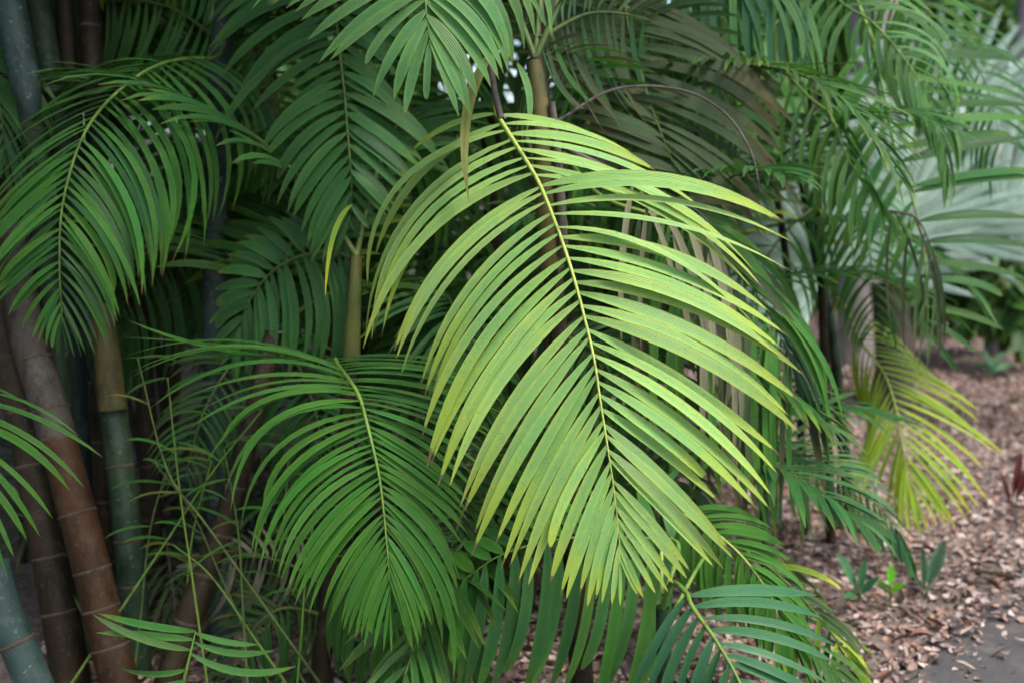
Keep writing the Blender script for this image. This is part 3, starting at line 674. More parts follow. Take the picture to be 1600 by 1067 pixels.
# ------------------------------------------------------------------ palm with the fresh green middle frond
pg = palm('slim palm with yellow green sheath bearing the fresh green middle frond', (at(520, 1067, 3.0)[0], at(520, 1067, 3.0)[1], 0))
C, r = culm(pg, [(557, 400, 2.9), (552, 470, 2.9), (548, 560, 2.92), (534, 760, 2.95), (512, 930, 2.97), (500, 1060, 3.0)], (20, 32), 'culm_brown', (700, 800), extend_up=0)
tube('leaf_sheath', spline([at(557, 400, 2.88), at(553, 470, 2.875), at(549, 565, 2.88)], 18), np.linspace(.016, .026, 18), MAT['sheath_olive'], pg, 12)
for a in (.2, -1.3): auto_frond(pg, C[0], a, 1.0, 1.4, 'deep', ll=.42)
frond(pg, [(524, 562, 2.66), (530, 573, 2.62), (545, 592, 2.56), (562, 621, 2.5), (575, 668, 2.45), (591, 736, 2.41), (599, 794, 2.39), (605, 857, 2.38), (609, 905, 2.38), (611, 930, 2.39)],
      [(522, 560, 190, 500, .1, -.05), (530, 573, 208, 532, .08, .04), (536, 580, 202, 598, .05, .14), (545, 592, 264, 612, .03, .1), (550, 602, 294, 647, .02, .09), (556, 612, 288, 682, 0, .1), (560, 622, 344, 752, 0, .2), (563, 632, 342, 786, 0, .21), (566, 642, 367, 815, 0, .2), (572, 660, 390, 867, 0, .18), (578, 685, 407, 875, 0, .15), (583, 705, 419, 886, 0, .13), (590, 735, 440, 915, 0, .1), (594, 760, 457, 936, 0, .09), (598, 785, 483, 951, 0, .08), (600, 800, 504, 957, 0, .07), (603, 830, 525, 978, 0, .06), (605, 850, 541, 985, 0, .05), (607, 880, 565, 1009, 0, .04), (609, 905, 580, 1017, 0, .03), (611, 928, 612, 1022, 0, .0)],
      [(522, 560, 720, 568, .1, .04), (535, 578, 790, 610, .08, .06), (548, 598, 800, 660, .06, .07), (562, 621, 772, 700, .05, .07), (573, 660, 740, 776, .03, .06), (580, 695, 734, 815, .02, .06), (588, 730, 726, 836, .0, .06), (592, 745, 710, 864, 0, .08), (597, 775, 720, 936, 0, .12), (600, 800, 707, 1050, 0, .13), (603, 830, 674, 972, 0, .08), (605, 850, 665, 985, 0, .07), (607, 880, 646, 1030, 0, .05), (609, 905, 638, 1006, 0, .04), (611, 928, 622, 1020, 0, .0)],
      43, .018, 'green', 'rachis_g', .0055, label='fresh green frond drooping at the middle left with fine curved leaflets', petiole=[(546, 610, 2.93), (528, 585, 2.8)], jit=.035, mats={'green': 7, 'mid': 1})
frond(pg, [(552, 404, 2.92), (520, 392, 2.95), (470, 400, 2.98), (425, 425, 3.0), (390, 470, 3.02), (372, 520, 3.04)],
      [(552, 404, 520, 330, 0, .06), (470, 400, 410, 340, 0, .1), (425, 425, 345, 400, 0, .12), (390, 470, 320, 520, 0, .1), (372, 520, 345, 580, 0, 0)],
      [(552, 404, 545, 540, 0, .1), (520, 392, 530, 570, 0, .12), (470, 400, 480, 575, 0, .12), (425, 425, 425, 580, 0, .08), (390, 470, 395, 585, 0, .04), (372, 520, 365, 600, 0, 0)],
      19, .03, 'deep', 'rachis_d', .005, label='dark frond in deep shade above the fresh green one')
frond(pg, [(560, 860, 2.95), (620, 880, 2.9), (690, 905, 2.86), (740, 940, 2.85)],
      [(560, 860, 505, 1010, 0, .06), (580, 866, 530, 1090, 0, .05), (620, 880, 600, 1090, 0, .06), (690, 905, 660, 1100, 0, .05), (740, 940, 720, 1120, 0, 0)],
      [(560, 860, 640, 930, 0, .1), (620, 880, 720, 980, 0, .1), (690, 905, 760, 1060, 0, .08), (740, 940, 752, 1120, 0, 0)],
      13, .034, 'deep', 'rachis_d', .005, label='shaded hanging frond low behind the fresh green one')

# ------------------------------------------------------------------ the main palm, front centre
pmn = palm('palm with brown sheathed stem and the big mottled yellow green frond in front', (at(905, 1067, 2.8)[0], at(905, 1067, 2.8)[1], 0))
C, r = culm(pmn, [(836, 92, 2.63), (846, 160, 2.64), (856, 330, 2.68), (872, 520, 2.72), (890, 760, 2.76), (905, 1000, 2.8)], (26, 40), 'culm_brown', (430, 540, 650, 760), extend_up=0)
o = tube('leaf_sheath', spline([at(834, 96, 2.6), at(842, 160, 2.605), at(850, 250, 2.615), at(856, 340, 2.63), at(862, 420, 2.65)], 30), np.r_[np.linspace(.02, .027, 10), np.linspace(.028, .033, 20)], MAT['sheath_brown'], pmn, 14)
tube('leaf_sheath', spline([at(862, 160, 2.585), at(872, 250, 2.59), at(877, 330, 2.6), at(880, 400, 2.62)], 20), np.linspace(.009, .015, 20), MAT['rachis_dead'], pmn, 10)
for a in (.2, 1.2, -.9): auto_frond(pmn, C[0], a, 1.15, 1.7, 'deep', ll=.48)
frond(pmn, [(776, 178, 2.47), (789, 199, 2.45), (822, 251, 2.4), (845, 292, 2.36), (869, 352, 2.31), (879, 379, 2.29), (900, 446, 2.25), (926, 550, 2.2), (939, 632, 2.17), (952, 715, 2.16), (960, 771, 2.16), (967, 835, 2.165), (969, 866, 2.17)],
      [(776, 178, 640, 240, .12, .12), (789, 199, 545, 470, .1, .2), (797, 210, 572, 482, .09, .2), (803, 218, 582, 528, .08, .19), (822, 251, 588, 528, .06, .18), (834, 272, 596, 535, .05, .17), (845, 292, 606, 548, .05, .16), (857, 320, 646, 598, .04, .12), (870, 352, 662, 632, .03, .11), (885, 400, 660, 700, .02, .1), (897, 440, 690, 742, .0, .09), (910, 490, 708, 780, 0, .07), (920, 530, 737, 822, 0, .06), (930, 575, 764, 878, 0, .05), (936, 610, 793, 886, 0, .045), (943, 650, 818, 914, 0, .04), (950, 700, 858, 916, 0, .035), (955, 740, 890, 928, 0, .03), (960, 770, 912, 938, 0, .025), (965, 810, 934, 943, 0, .02), (968, 845, 957, 948, 0, .01), (969, 862, 968, 950, 0, 0)],
      [(776, 178, 930, 215, .1, .06), (797, 210, 1036, 272, .1, .09), (810, 232, 1140, 375, .08, .11), (825, 255, 1184, 460, .08, .13), (836, 275, 1190, 440, .05, .13), (846, 294, 1228, 326, .0, .13), (854, 312, 1234, 352, 0, .13), (865, 335, 1236, 442, 0, .1), (873, 358, 1188, 464, 0, .12), (880, 380, 1220, 514, 0, .1), (887, 402, 1232, 552, 0, .1), (894, 425, 1242, 560, 0, .09), (903, 452, 1254, 625, 0, .09), (910, 478, 1243, 650, 0, .085), (917, 505, 1224, 700, 0, .08), (924, 538, 1212, 750, 0, .08), (929, 560, 1203, 777, 0, .08), (933, 582, 1190, 800, 0, .07), (938, 618, 1146, 786, 0, .03), (942, 642, 1131, 806, 0, .03), (948, 670, 1140, 864, 0, .03), (953, 700, 1138, 886, 0, .035), (957, 735, 1083, 880, 0, .03), (960, 770, 1067, 903, 0, .025), (964, 800, 1047, 920, 0, .02), (967, 830, 1030, 942, 0, .015), (969, 858, 996, 932, 0, 0)],
      39, .027, 'yellow', 'rachis_y', .0052, bscale=.78, label='large mottled yellow green frond hanging in sharp focus at the centre', petiole=[(838, -40, 2.62), (780, -20, 2.56), (764, 60, 2.52), (770, 130, 2.49)], jit=.045, seg=12, blunt=.1, fold=.22)
# brown and olive frond to the upper right
frond(pmn, [(972, -10, 3.1), (985, 60, 3.08), (1003, 120, 3.05), (1015, 160, 3.03), (1030, 200, 3.0), (1047, 244, 2.98), (1062, 280, 2.98)],
      [(972, -10, 780, -40, 0, .04), (985, 60, 790, 20, 0, .04), (1003, 120, 812, 75, 0, .04), (1015, 160, 824, 110, 0, .04), (1030, 200, 850, 130, 0, .04), (1047, 244, 890, 190, 0, .04), (1062, 280, 930, 260, 0, .03)],
      [(972, -10, 1190, 130, 0, .1), (985, 60, 1230, 188, 0, .1), (1003, 120, 1215, 232, 0, .08), (1015, 160, 1250, 330, 0, .08), (1030, 200, 1210, 345, 0, .06), (1047, 244, 1160, 385, 0, .05), (1062, 280, 1110, 400, 0, .03)],
      20, .034, 'olive', 'rachis_d', .006, label='ageing olive frond with brown leaflets to the upper right of the stem', petiole=[(840, 90, 2.64), (900, -60, 2.9)], jit=.06)
frond(pmn, [(1000, 330, 2.86), (1070, 350, 2.86), (1140, 410, 2.86), (1195, 480, 2.86), (1235, 560, 2.88)],
      [(1010, 332, 1000, 640, 0, .04), (1070, 350, 1070, 770, 0, .04), (1100, 372, 1110, 800, 0, .04), (1140, 410, 1165, 840, 0, .05), (1195, 480, 1210, 850, 0, .04), (1235, 560, 1230, 780, 0, .02)],
      [(1010, 332, 1150, 330, 0, .1), (1070, 350, 1230, 470, 0, .12), (1140, 410, 1290, 600, 0, .1), (1195, 480, 1310, 700, 0, .08), (1235, 560, 1280, 770, 0, .02)],
      20, .026, 'olive', 'rachis_g', .005, label='dull olive frond hanging edge on behind the yellow green one', petiole=[(850, 200, 2.66), (930, 300, 2.8)], mats={'olive': 3, 'mid': 4})
frond(pmn, [(985, 280, 2.78), (1010, 300, 2.78), (1050, 310, 2.78), (1100, 340, 2.8), (1130, 400, 2.8)],
      [(985, 280, 960, 470, 0, .04), (1010, 300, 1000, 540, 0, .04), (1050, 310, 1075, 600, 0, .03), (1100, 340, 1110, 720, 0, .03), (1130, 400, 1126, 740, 0, .02)],
      [(985, 280, 1010, 440, 0, .05), (1010, 300, 1080, 520, 0, .05), (1050, 310, 1120, 640, 0, .06), (1100, 340, 1150, 720, 0, .05), (1130, 400, 1160, 700, 0, .02)],
      6, .021, 'dead', 'rachis_dead', .006, label='dead tan frond hanging in strips behind the yellow green one', petiole=[(860, 220, 2.68), (920, 250, 2.72)], jit=.1)
# bare dead stalk curving at the upper right and a yellowed strip at the top centre
tube('dead_stalk', spline([at(870, 190, 2.7), at(960, 140, 2.8), at(1060, 140, 2.8), at(1130, 175, 2.75), at(1172, 235, 2.72), at(1188, 302, 2.72)], 40), np.linspace(.0045, .0028, 40), MAT['rachis_dead'], pmn, 7)
tube('dead_stalk', spline([at(838, -40, 2.62), at(780, -20, 2.56), at(764, 60, 2.52), at(770, 130, 2.49), at(783, 186, 2.46)], 24), np.linspace(.0125, .0085, 24), MAT['rachis_dead'], pmn, 7)
def loose_leaflet(pm, pts, width, mat, label, twist=.6):
    P = [at(*p) for p in pts]
    V, F, UV = leaflet_arrays(P[0][None], (2 * P[1] - .5 * (P[0] + P[2]))[None], P[2][None], np.array([width]), -FWD[None], np.array([.3]), np.array([twist]), np.array([.3]), 12, np.array([0.]))
    return mesh_obj('leaflet', V[0], F, MAT[mat], pm, uv=UV, origin=P[0], label=label)
loose_leaflet(pmn, [(770, 80, 2.42), (728, 180, 2.36), (733, 318, 2.32)],   .028, 'sere', 'yellowing brown tipped leaflet hanging alone')
loose_leaflet(pmn, [(808, 100, 2.56), (826, 150, 2.54), (822, 208, 2.52)], .022, 'pale', 'pale green strip beside the brown sheath')
loose_leaflet(pmn, [(550, 320, 2.5), (520, 370, 2.46), (508, 470, 2.44)], .013, 'gold', 'narrow yellow green leaflet tip hanging free')

# ------------------------------------------------------------------ low palms along the bottom
pb = palm('low palm with glossy blue green frond at the bottom right of the centre', (at(1060, 1200, 2.5)[0], at(1060, 1200, 2.5)[1], 0))
culm(pb, [(1035, 960, 2.5), (1040, 1080, 2.5), (1042, 1200, 2.5)], (20, 34), 'culm_green', (1000,), extend_up=.02)
frond(pb, [(1074, 928, 2.36), (1082, 948, 2.33), (1117, 998, 2.26), (1152, 1058, 2.2), (1180, 1130, 2.16), (1195, 1200, 2.14)],
      [(1074, 928, 985, 1085, 0, .06), (1082, 948, 1008, 1100, 0, .05), (1095, 968, 1035, 1115, 0, .05), (1117, 998, 1075, 1130, 0, .04), (1152, 1058, 1120, 1180, 0, .03), (1195, 1200, 1180, 1300, 0, 0)],
      [(1074, 928, 1268, 922, 0, .07), (1080, 942, 1290, 955, 0, .07), (1090, 958, 1300, 985, 0, .07), (1100, 975, 1305, 1018, 0, .07), (1112, 992, 1300, 1050, 0, .07), (1130, 1020, 1292, 1090, 0, .06), (1152, 1058, 1280, 1140, 0, .05), (1195, 1200, 1230, 1290, 0, 0)],
      14, .028, 'blue', 'rachis_g', .0055, label='glossy blue green frond spreading over the bottom edge', petiole=[(1036, 950, 2.49), (1050, 910, 2.42)], jit=.035)
frond(pb, [(1050, 842, 2.66), (990, 840, 2.66), (920, 838, 2.64), (850, 846, 2.62), (780, 868, 2.6), (725, 905, 2.6)],
      [(1050, 842, 1030, 760, .1, .02), (990, 840, 940, 760, .1, .02), (920, 838, 850, 770, .1, .02), (850, 846, 780, 800, .1, .02), (725, 905, 690, 870, .1, 0)],
      [(1050, 842, 1010, 1090, 0, .05), (990, 840, 945, 1085, 0, .05), (920, 838, 870, 1085, 0, .05), (850, 846, 800, 1085, 0, .06), (780, 868, 740, 1090, 0, .05), (725, 905, 700, 1075, 0, 0)],
      15, .036, 'mid', 'rachis_g', .005, label='broad green leaflets hanging in a row below the yellow green frond', petiole=[(1038, 930, 2.5), (1060, 860, 2.6)], mats={'mid': 3, 'deep': 2, 'green': 1}, jit=.04)
frond(pb, [(1060, 800, 2.75), (1115, 830, 2.7), (1165, 875, 2.66), (1210, 940, 2.64), (1245, 1010, 2.64)],
      [(1060, 800, 1070, 930, 0, .05), (1115, 830, 1110, 950, 0, .05), (1165, 875, 1170, 990, 0, .04), (1245, 1010, 1240, 1080, 0, 0)],
      [(1060, 800, 1190, 810, 0, .1), (1115, 830, 1225, 850, 0, .1), (1165, 875, 1260, 935, 0, .08), (1245, 1010, 1270, 1080, 0, 0)],
      24, .02, 'green', 'rachis_y', .004, label='small bright green frond beside the leaf litter', petiole=[(1036, 960, 2.5), (1035, 850, 2.65)])
frond(pb, [(1195, 880, 2.8), (1250, 930, 2.76), (1300, 990, 2.74), (1330, 1050, 2.74), (1345, 1100, 2.75)],
      [(1200, 884, 1215, 985, 0, .04), (1250, 930, 1262, 1040, 0, .04), (1300, 990, 1290, 1085, 0, .03), (1345, 1100, 1330, 1150, 0, 0)],
      [(1200, 884, 1310, 920, 0, .08), (1250, 930, 1340, 990, 0, .06), (1300, 990, 1365, 1060, 0, .05), (1345, 1100, 1370, 1150, 0, 0)],
      13, .018, 'gold', 'rachis_g', .004, label='withering yellow and brown frond low over the litter', mats={'gold': 2, 'olive': 3}, gap=.2, petiole=[(1038, 980, 2.5), (1120, 850, 2.75)])
p9 = palm('young palm with one frond tip rising at the bottom left', (at(285, 1150, 2.3)[0], at(285, 1150, 2.3)[1], 0))
culm(p9, [(278, 1120, 2.32), (276, 1180, 2.32), (274, 1250, 2.32)], (22, 26), 'culm_green', (), extend_up=.0)
frond(p9, [(280, 1105, 2.3), (288, 1060, 2.28), (298, 1018, 2.27), (306, 985, 2.27)],
      [(280, 1105, 450, 1130, 0, .12), (288, 1060, 480, 1085, 0, .14), (294, 1035, 478, 1062, 0, .15), (300, 1010, 445, 1025, -.02, .12), (306, 985, 400, 1000, 0, .06)],
      [(280, 1105, 150, 1110, 0, .08), (288, 1058, 200, 1064, 0, .08), (294, 1035, 170, 1020, 0, .06), (299, 1016, 145, 962, 0, .05), (306, 985, 150, 958, 0, .02)],
      9, .019, 'mid', 'rachis_g', .005, label='green frond tip with one long leaflet reaching to the left', gap=.1, blunt=.15)
p8 = palm('palm outside the left edge with one frond reaching into view', (at(-230, 1067, 2.5)[0], at(-230, 1067, 2.5)[1], 0))
culm(p8, [(-190, 500, 2.55), (-205, 700, 2.55), (-225, 1000, 2.55)], (34, 40), 'culm_green', (650, 800), extend_up=.6)
frond(p8, [(-130, 600, 2.46), (-80, 625, 2.42), (-45, 680, 2.38), (-28, 740, 2.36), (-18, 800, 2.36)],
      [(-130, 600, -300, 720, 0, .1), (-45, 680, -200, 820, 0, .1), (-18, 800, -60, 950, 0, 0)],
      [(-130, 600, 60, 640, 0, .12), (-80, 625, 162, 712, 0, .1), (-62, 652, 126, 766, 0, .1), (-45, 680, 106, 806, 0, .09), (-35, 712, 52, 812, 0, .07), (-26, 745, 40, 850, 0, .05), (-18, 800, 12, 890, 0, 0)],
      10, .019, 'green', 'rachis_g', .005, label='green leaflets reaching in from the left edge', petiole=[(-195, 560, 2.54), (-170, 585, 2.5)])
frond(p8, [(-60, 60, 2.9), (-20, 110, 2.9), (0, 170, 2.9), (8, 240, 2.92)],
      [(-60, 60, -200, 200, 0, .1), (8, 240, -30, 400, 0, 0)],
      [(-60, 60, 95, 170, 0, .14), (-20, 110, 80, 250, 0, .12), (0, 170, 70, 330, 0, .1), (8, 240, 30, 390, 0, 0)],
      14, .024, 'deep', 'rachis_d', .005, label='shaded frond hanging at the upper left edge', petiole=[(-190, 480, 2.56), (-120, 120, 2.8)])

# ------------------------------------------------------------------ right hand palm
G7 = palm('thin stemmed palm at the right whose light fronds droop over the litter', (at(1292, 680, 4.2)[0], at(1292, 680, 4.2)[1], 0))
C7, _ = culm(G7, [(1250, -220, 3.9), (1262, 0, 3.95), (1275, 250, 4.0), (1286, 500, 4.1), (1292, 660, 4.2)], (11, 16), 'culm_brown', (560, 600, 640), extend_up=.1)
culm(G7, [(1180, 100, 3.9), (1225, 380, 4.1), (1248, 600, 4.3), (1252, 690, 4.35)], (9, 14), 'culm_brown', (), extend_up=.5)
for a in (.3, -.6, 1.2): auto_frond(G7, C7[0], a, 1.0, 1.5, 'mid', ll=.42)
TOP7 = [(1250, -220, 3.9)]
frond(G7, [(1250, -80, 3.45), (1310, 0, 3.38), (1361, 34, 3.34), (1403, 80, 3.3), (1441, 135, 3.28), (1470, 202, 3.28), (1480, 262, 3.29)],
      [(1250, -80, 1215, 100, 0, .12), (1290, -24, 1245, 130, 0, .14), (1310, 0, 1278, 140, 0, .14), (1335, 18, 1312, 134, 0, .14), (1361, 34, 1374, 118, 0, .12), (1390, 65, 1420, 190, 0, .1), (1410, 90, 1438, 200, 0, .08), (1441, 135, 1462, 240, 0, .05), (1480, 262, 1478, 330, 0, 0)],
      [(1250, -80, 1400, -30, 0, .14), (1310, 0, 1470, 40, 0, .16), (1361, 34, 1492, 106, 0, .2), (1390, 65, 1497, 168, 0, .2), (1420, 105, 1494, 205, 0, .18), (1450, 160, 1496, 262, 0, .14), (1480, 262, 1486, 335, 0, 0)],
      26, .021, 'pale', 'rachis_g', .005, label='light green frond sweeping down at the upper right', petiole=TOP7, jit=.05)
frond(G7, [(960, -120, 3.3), (1020, -80, 3.25), (1110, -55, 3.2), (1190, -35, 3.2), (1260, 5, 3.22)],
      [(960, -120, 1015, 40, 0, .04), (1020, -80, 1035, 66, 0, .05), (1060, -66, 1066, 98, 0, .06), (1110, -55, 1100, 90, 0, .05), (1150, -45, 1155, 110, 0, .05), (1190, -35, 1195, 130, 0, .05), (1260, 5, 1250, 140, 0, 0)],
      [(960, -120, 1080, 30, 0, .1), (1020, -80, 1110, 70, 0, .1), (1110, -55, 1180, 100, 0, .1), (1190, -35, 1260, 110, 0, .1), (1260, 5, 1290, 130, 0, 0)],
      17, .026, 'blue', 'rachis_g', .005, label='blue green leaflets hanging down from the top edge', petiole=TOP7, mats={'blue': 2, 'pale': 1})
frond(G7, [(1215, 100, 3.4), (1264, 152, 3.34), (1298, 181, 3.3), (1319, 236, 3.27), (1348, 287, 3.26), (1385, 330, 3.26), (1418, 356, 3.27)],
      [(1215, 100, 1190, 260, 0, .1), (1264, 152, 1255, 290, 0, .1), (1298, 181, 1275, 330, 0, .1), (1319, 236, 1300, 370, 0, .08), (1348, 287, 1340, 390, 0, .06), (1418, 356, 1410, 400, 0, 0)],
      [(1215, 100, 1330, 170, 0, .14), (1264, 152, 1335, 260, 0, .16), (1298, 181, 1350, 300, 0, .16), (1319, 236, 1368, 345, 0, .14), (1348, 287, 1395, 380, 0, .1), (1418, 356, 1425, 372, 0, 0)],
      16, .018, 'pale', 'rachis_g', .0045, label='narrow light green frond hanging in front of the silver fans', petiole=TOP7, mats={'pale': 2, 'green': 2})
frond(G7, [(1362, 60, 3.7), (1376, 120, 3.66), (1388, 185, 3.62), (1403, 249, 3.6), (1425, 310, 3.58), (1440, 370, 3.58), (1448, 440, 3.58), (1450, 520, 3.6)],
      [(1362, 60, 1270, 210, 0, .05), (1376, 120, 1282, 300, 0, .05), (1388, 185, 1285, 400, 0, .05), (1403, 249, 1320, 420, 0, .05), (1425, 310, 1362, 430, 0, .05), (1440, 370, 1410, 460, 0, .05), (1448, 440, 1430, 500, 0, .03), (1450, 520, 1448, 560, 0, 0)],
      [(1362, 60, 1560, 60, 0, .05), (1376, 120, 1605, 150, 0, .03), (1403, 249, 1625, 205, 0, .02), (1415, 280, 1630, 245, 0, .03), (1425, 310, 1635, 300, 0, .04), (1440, 370, 1630, 380, 0, .06), (1446, 420, 1612, 455, 0, .06), (1450, 470, 1575, 500, 0, .06), (1450, 520, 1500, 600, 0, 0)],
      17, .032, 'deep', 'rachis_g', .007, label='broad dark green frond spreading to the right edge', petiole=TOP7, mats={'mid': 1, 'deep': 3})
frond(G7, [(1390, 330, 3.5), (1430, 340, 3.46), (1452, 380, 3.45), (1462, 430, 3.45)],
      [(1390, 330, 1395, 520, 0, .04), (1430, 340, 1425, 560, 0, .04), (1462, 430, 1448, 590, 0, 0)],
      [(1390, 330, 1440, 500, 0, .06), (1430, 340, 1470, 540, 0, .06), (1462, 430, 1470, 580, 0, 0)],
      5, .013, 'dead', 'rachis_dead', .004, label='dry tan leaflets hanging in front of the dark trunk', mats={'dead': 1, 'olive': 2})
p10 = palm('palm with golden yellow frond over the leaf litter', (at(1292, 690, 4.5)[0] + .12, at(1292, 690, 4.5)[1], 0))
culm(p10, [(1262, 330, 4.3), (1300, 520, 4.35), (1312, 640, 4.45)], (16, 20), 'culm_green', (560,), extend_up=.2)
frond(p10, [(1325, 490, 4.1), (1342, 530, 4.02), (1382, 585, 3.9), (1402, 646, 3.82), (1412, 706, 3.78), (1422, 767, 3.78)],
      [(1330, 505, 1345, 640, 0, .1), (1352, 545, 1372, 700, 0, .08), (1365, 560, 1383, 728, 0, .1), (1392, 615, 1326, 765, 0, .02), (1400, 648, 1334, 777, 0, .02), (1410, 690, 1395, 808, 0, .03), (1415, 720, 1412, 834, 0, .02), (1422, 764, 1430, 828, 0, 0)],
      [(1330, 505, 1440, 600, 0, .16), (1375, 575, 1533, 646, 0, .08), (1385, 590, 1536, 681, 0, .06), (1395, 625, 1563, 721, 0, .05), (1402, 646, 1543, 751, 0, .04), (1407, 670, 1533, 797, 0, .04), (1412, 706, 1498, 827, 0, .03), (1418, 740, 1473, 822, 0, .02), (1422, 764, 1440, 844, 0, 0)],
      27, .02, 'gold', 'rachis_y', .006, label='golden yellow drooping frond above the leaf litter', petiole=[(1298, 490, 4.35), (1310, 468, 4.2)], jit=.05)
p11 = palm('small palm with dull blue green frond spread low over the litter', (at(1200, 860, 3.5)[0], at(1200, 860, 3.5)[1], 0))
culm(p11, [(1190, 700, 3.5), (1194, 780, 3.5), (1196, 850, 3.5)], (14, 20), 'culm_green', (), extend_up=.02)
frond(p11, [(1212, 690, 3.46), (1231, 702, 3.4), (1286, 724, 3.3), (1350, 770, 3.22), (1400, 825, 3.18), (1424, 870, 3.17)],
      [(1212, 690, 1185, 830, 0, .06), (1231, 702, 1220, 838, 0, .06), (1258, 712, 1258, 838, 0, .06), (1286, 724, 1312, 828, 0, .08), (1320, 748, 1345, 846, 0, .06), (1350, 770, 1378, 862, 0, .05), (1400, 825, 1412, 885, 0, .02), (1424, 870, 1428, 905, 0, 0)],
      [(1212, 690, 1250, 645, 0, .06), (1231, 702, 1320, 664, 0, .08), (1258, 712, 1342, 706, 0, .08), (1286, 724, 1372, 735, 0, .08), (1320, 748, 1392, 770, 0, .06), (1350, 770, 1412, 818, 0, .05), (1400, 825, 1428, 870, 0, .02), (1424, 870, 1432, 900, 0, 0)],
      24, .018, 'blue', 'rachis_d', .004, mats={'blue': 1, 'pale': 1}, label='dull blue green frond spread low over the litter', petiole=[(1190, 720, 3.5), (1196, 692, 3.48)])

# ------------------------------------------------------------------ further fronds filling the thicket
spray(pl, [(352, 30, 3.2), (400, 60, 3.25), (432, 150, 3.3), (445, 260, 3.34), (440, 370, 3.38)], 150, 26, .022, 'mid', 'mid green frond hanging between the left frond and the dark one', petiole=[(352, 60, 3.2)])
spray(pl, [(340, 60, 3.25), (260, 10, 3.3), (170, 5, 3.35), (90, 60, 3.4), (50, 140, 3.42)], 150, 28, .022, 'mid', 'frond arching behind the top of the left frond')
spray(pl, [(345, 100, 3.3), (300, 180, 3.4), (275, 300, 3.45), (270, 420, 3.5)], 140, 22, .022, 'deep', 'deep green frond hanging in the shade right of the left frond')
spray(pl, [(338, 330, 3.3), (300, 380, 3.35), (240, 420, 3.4), (190, 480, 3.42), (160, 550, 3.45)], 130, 22, .02, 'deep', 'shaded frond drooping below the left frond')
spray(pl, [(338, 300, 3.35), (380, 330, 3.4), (420, 400, 3.45), (440, 500, 3.5)], 130, 20, .022, 'mid', 'shaded frond drooping toward the fresh green frond')
spray(ps, [(762, 60, 3.5), (720, 130, 3.4), (660, 190, 3.35), (610, 260, 3.33), (580, 340, 3.33)], 150, 26, .024, 'green', 'lit green frond behind the upper left of the yellow green one', petiole=[(760, 20, 3.55)])
spray(ps, [(770, 200, 3.6), (710, 300, 3.55), (660, 400, 3.55), (630, 520, 3.55)], 140, 24, .024, 'mid', 'shaded frond behind the left half of the yellow green one')
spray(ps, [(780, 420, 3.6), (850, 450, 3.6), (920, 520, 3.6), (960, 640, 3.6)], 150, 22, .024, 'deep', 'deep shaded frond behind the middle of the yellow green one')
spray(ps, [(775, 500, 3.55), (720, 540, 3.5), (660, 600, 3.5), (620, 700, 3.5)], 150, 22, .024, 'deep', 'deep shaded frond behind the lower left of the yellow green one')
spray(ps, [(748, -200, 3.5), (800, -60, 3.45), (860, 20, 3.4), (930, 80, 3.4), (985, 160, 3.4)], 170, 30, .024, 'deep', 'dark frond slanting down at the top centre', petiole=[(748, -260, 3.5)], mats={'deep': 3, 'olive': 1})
spray(ps, [(745, -240, 3.5), (640, -120, 3.4), (590, -20, 3.38), (600, 80, 3.38), (640, 160, 3.4)], 140, 24, .022, 'mid', 'green frond behind the bright tip at the top centre')
spray(lean, [(428, 522, 3.05), (470, 580, 3.05), (500, 680, 3.05), (495, 800, 3.05)], 120, 22, .016, 'deep', 'thin shaded frond hanging behind the fresh green one')
spray(lean, [(428, 524, 3.05), (370, 560, 3.05), (320, 640, 3.05), (290, 740, 3.05)], 110, 20, .014, 'olive', 'thin olive frond hanging in the shade left of the fresh green one', mats={'olive': 2, 'deep': 2})
spray(pg, [(515, 920, 2.97), (450, 880, 2.96), (380, 870, 2.95), (310, 900, 2.95)], 110, 20, .013, 'olive', 'thin withered frond low among the stems', mats={'olive': 3, 'dead': 1})
spray(pg, [(508, 960, 2.97), (440, 950, 2.9), (390, 990, 2.88), (360, 1060, 2.87)], 100, 18, .014, 'deep', 'thin green frond low among the stems', mats={'olive': 1, 'deep': 3})
spray(pg, [(520, 880, 2.96), (560, 900, 2.9), (610, 960, 2.86), (640, 1050, 2.85)], 120, 20, .018, 'mid', 'green frond low behind the tip of the fresh green one')
spray(pmn, [(840, 80, 2.64), (900, 120, 2.9), (980, 220, 3.1), (1040, 330, 3.2), (1070, 440, 3.25)], 150, 26, .022, 'mid', 'green frond behind the upper right of the yellow green one', mats={'mid': 3, 'olive': 1})
spray(pmn, [(842, 60, 2.64), (930, 20, 2.9), (1030, 40, 3.1), (1110, 110, 3.2), (1160, 200, 3.25)], 150, 26, .022, 'deep', 'dark frond arching to the upper right from the sheathed stem', mats={'deep': 3, 'olive': 2})
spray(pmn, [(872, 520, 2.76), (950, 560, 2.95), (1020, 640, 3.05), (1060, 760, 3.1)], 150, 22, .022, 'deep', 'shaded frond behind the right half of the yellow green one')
spray(G7, [(1278, 320, 4.0), (1230, 360, 3.95), (1190, 420, 3.92), (1165, 510, 3.92), (1160, 600, 3.93)], 110, 17, .018, 'green', 'lit green frond hanging right of the yellow green one', mats={'green': 3, 'gold': 1})
spray(G7, [(1276, 250, 4.0), (1310, 270, 3.95), (1345, 330, 3.92), (1362, 420, 3.92), (1365, 510, 3.92)], 100, 22, .016, 'mid', 'thin leafed green frond hanging before the dark trunk', mats={'mid': 2, 'pale': 1})
spray(G7, [(1258, -60, 3.95), (1350, -40, 3.9), (1450, 20, 3.88), (1530, 110, 3.88), (1565, 220, 3.88)], 140, 24, .018, 'mid', 'dark green frond hanging over the pale fan leaves', mats={'mid': 1, 'deep': 2})
